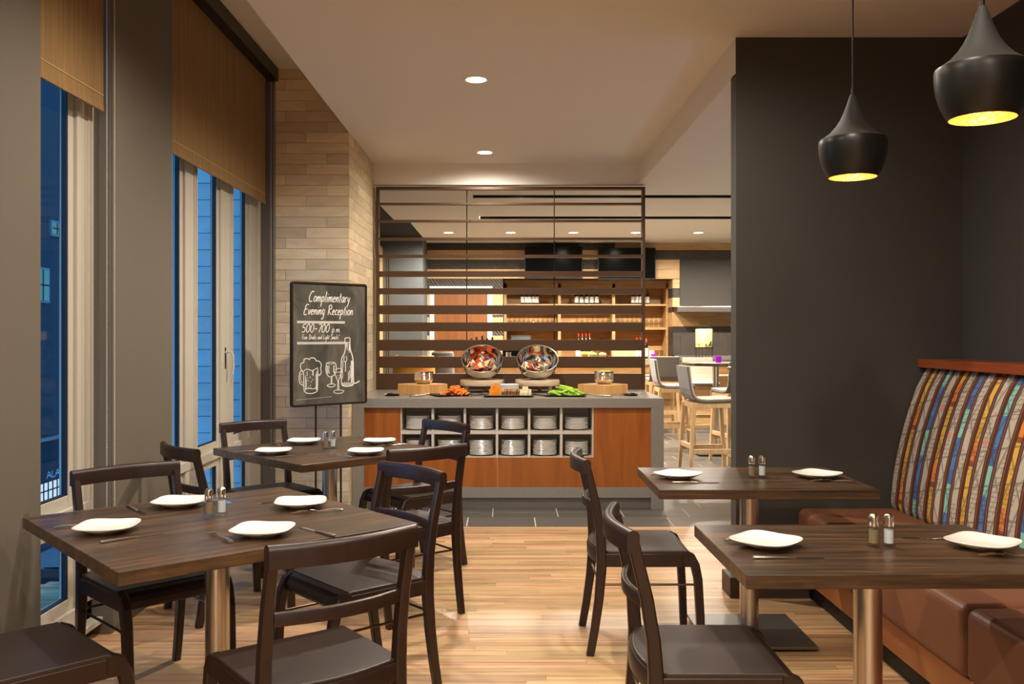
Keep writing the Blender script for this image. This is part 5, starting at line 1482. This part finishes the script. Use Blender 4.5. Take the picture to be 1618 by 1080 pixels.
# ------------------------------------------------------------------ high tables and bar stools
def high_table(x, y, label):
    t = thing('high_table', label, 'table', (x, y, 0), 0, 'round high tables')
    MB().lathe([(0.0,1.065),(0.39,1.065),(0.40,1.07),(0.40,1.10),(0.395,1.104),(0.0,1.104)], 48).build('tabletop', MT['table'], t)
    MB().cyl((0,0,0.02),(0,0,1.065),0.038,n=20).build('pole', MT['steel'], t)
    MB().box(-0.26, 0.26, -0.26, 0.26, 0.014, 0.03).build('base_plate', MT['steel'], t, bevel=0.002, seg=1)
    MB().box(-0.22, 0.22, -0.22, 0.22, 0.0, 0.014).build('base_pad', MT['blackmetal'], t)
high_table(2.54, 11.1, 'round dark high table with a purple candle in the bar')
high_table(2.69, 9.45, 'round dark high table mostly hidden by the charcoal wall')
def make_stool(label, loc, rz):
    t = thing('bar_stool', label, 'bar stool', loc, rz, 'bar stools')
    # L-shaped shell: outer felt and pale inner pad
    prof = [(-0.245,1.135),(-0.232,1.03),(-0.215,0.92),(-0.200,0.865),(-0.175,0.828),(-0.13,0.808),(-0.06,0.802),(0.10,0.806),(0.20,0.812),(0.235,0.808)]
    def strip(name, off0, off1, half, mat, bev):
        P = [Vector((a, b_)) for a, b_ in prof]; A = []; B = []
        for i, p in enumerate(P):
            d = (P[min(i+1, len(P)-1)] - P[max(i-1, 0)]).normalized(); nrm = Vector((-d.y, d.x))
            A.append(p + nrm*off0); B.append(p + nrm*off1)
        poly = [tuple(q) for q in A] + [tuple(q) for q in B[::-1]]
        MB().prism(poly, 'y', -half, half).build(name, mat, t, bevel=bev, seg=2)
    strip('shell', -0.016, 0.0, 0.205, MT['felt'], 0.006)
    strip('seat_pad', 0.0005, 0.020, 0.198, MT['paleseat'], 0.008)
    sec = rrect(0.040, 0.036, 0.005, 2)
    for sx in (-1, 1):
        for sy in (-1, 1):
            MB().sweep([(sx*0.235, sy*0.205, 0.0), (sx*0.185, sy*0.180, 0.775)], sec, (0,1,0), False, scale=[0.85,1.05]).build('leg', MT['stoolwood'], t, bevel=0.0)
    ap = MB()
    for sy in (-1, 1): ap.box(-0.185, 0.185, sy*0.18-0.014, sy*0.18+0.014, 0.735, 0.787)
    for sx in (-1, 1): ap.box(sx*0.18-0.014, sx*0.18+0.014, -0.18, 0.18, 0.735, 0.787)
    ap.build('seat_rail', MT['stoolwood'], t, bevel=0.002, seg=1)
    for sy in (-1, 1): MB().box(-0.21, 0.21, sy*0.194-0.011, sy*0.194+0.011, 0.30, 0.345).build('stretcher', MT['stoolwood'], t, bevel=0.002, seg=1)
    for sx in (-1, 1): MB().box(sx*0.213-0.011, sx*0.213+0.011, -0.19, 0.19, 0.345 if sx < 0 else 0.25, 0.39 if sx < 0 else 0.295).build('stretcher', MT['stoolwood'], t, bevel=0.002, seg=1)
    return t
st = make_stool('pale wood bar stool nearest the viewer, side on beside the buffet end', (1.97, 8.95, 0), R(4))
dup(st, (2.06, 11.32, 0), R(0), 'pale wood bar stool side on, behind the nearest stool')
dup(st, (2.19, 12.88, 0), R(90), 'bar stool with its grey back turned, drawn up to the bar')
dup(st, (2.52, 11.85, 0), R(-92), 'bar stool facing the viewer behind the round high table')
dup(st, (2.60, 10.35, 0), R(102), 'bar stool with its grey back turned, at the charcoal wall edge')
vm = MB().shell([(0.0,0.0),(0.028,0.0),(0.036,0.02),(0.040,0.045),(0.036,0.075),(0.033,0.075),(0.036,0.045),(0.03,0.018),(0.0,0.012)], 20).mesh('glass_cup'); vm.materials.append(MT['purple'])
cm_ = MB().cyl((0,0,0.0125),(0,0,0.03),0.02,n=14).mesh('candle'); cm_.materials.append(MT['bottlelabel'])
for (x, y, z, lab) in ((nx(1135, 11.0), 11.0, 1.1045, 'purple glass candle holder on the round high table'), (nx(1033, 13.5), 13.5, 1.0805, 'purple glass candle holder on the bar counter')):
    t = thing('candle_holder', lab, 'candle', (x, y, z), 0, 'purple candle holders')
    put('glass_cup', vm, parent=t); put('candle', cm_, parent=t)
# tumblers at the right end of the niche
tm2 = MB().shell([(0.0,0.0),(0.028,0.0),(0.033,0.10),(0.031,0.10),(0.026,0.006),(0.0,0.006)], 14).mesh('tumbler'); tm2.materials.append(MT['wineglass'])
for i, p in enumerate((1031, 1038, 1045)):
    put('tumbler', tm2, loc=(nx(p, 14.78), 14.78, 1.0895), label='glass tumbler in the lower right bay of the bar, %s from the left' % ORD[i], cat='glass', group='tumblers in the lower right bay')
# yellow barrel chair and grey stools behind the screen
def barrel(x, y, rz, label, mat, zs=1.19, r=0.25):
    t = thing('barrel_chair', label, 'chair', (x, y, 0), rz, 'barrel-backed high chairs')
    vs = []; fs = []; N = 17
    for i in range(N):
        a = R(70 + 220*i/(N-1))
        for (rr_, z) in ((r-0.04,0.74),(r-0.04,zs-0.02),(r-0.02,zs),(r,zs-0.02),(r+0.01,0.72)):
            vs.append((rr_*math.cos(a), rr_*math.sin(a), z))
    for i in range(N-1):
        for k in range(5): fs.append((i*5+k, i*5+(k+1) % 5, (i+1)*5+(k+1) % 5, (i+1)*5+k))
    MB().add(vs, fs, True).add(vs[:5], [(0,1,2,3,4)]).add(vs[-5:], [(4,3,2,1,0)]).build('back_shell', MT[mat], t)
    MB().lathe([(0.0,0.68),(r,0.68),(r+0.01,0.71),(r,0.76),(r-0.04,0.78),(0.0,0.785)], 32).build('seat', MT[mat], t)
    for k in range(4):
        a = R(45+90*k); c_, s_ = math.cos(a), math.sin(a)
        MB().cyl((0.26*c_,0.26*s_,0),(0.17*c_,0.17*s_,0.68),0.016,0.02,n=10).build('leg', MT['stoolwood'], t)
barrel(-1.10, 11.0, R(80), 'yellow barrel-backed high chair seen through the lower gaps of the screen', 'yellowfab')
barrel(-0.83, 11.9, R(150), 'grey barrel-backed high chair right of the yellow one behind the screen', 'felt', 1.22, 0.16)
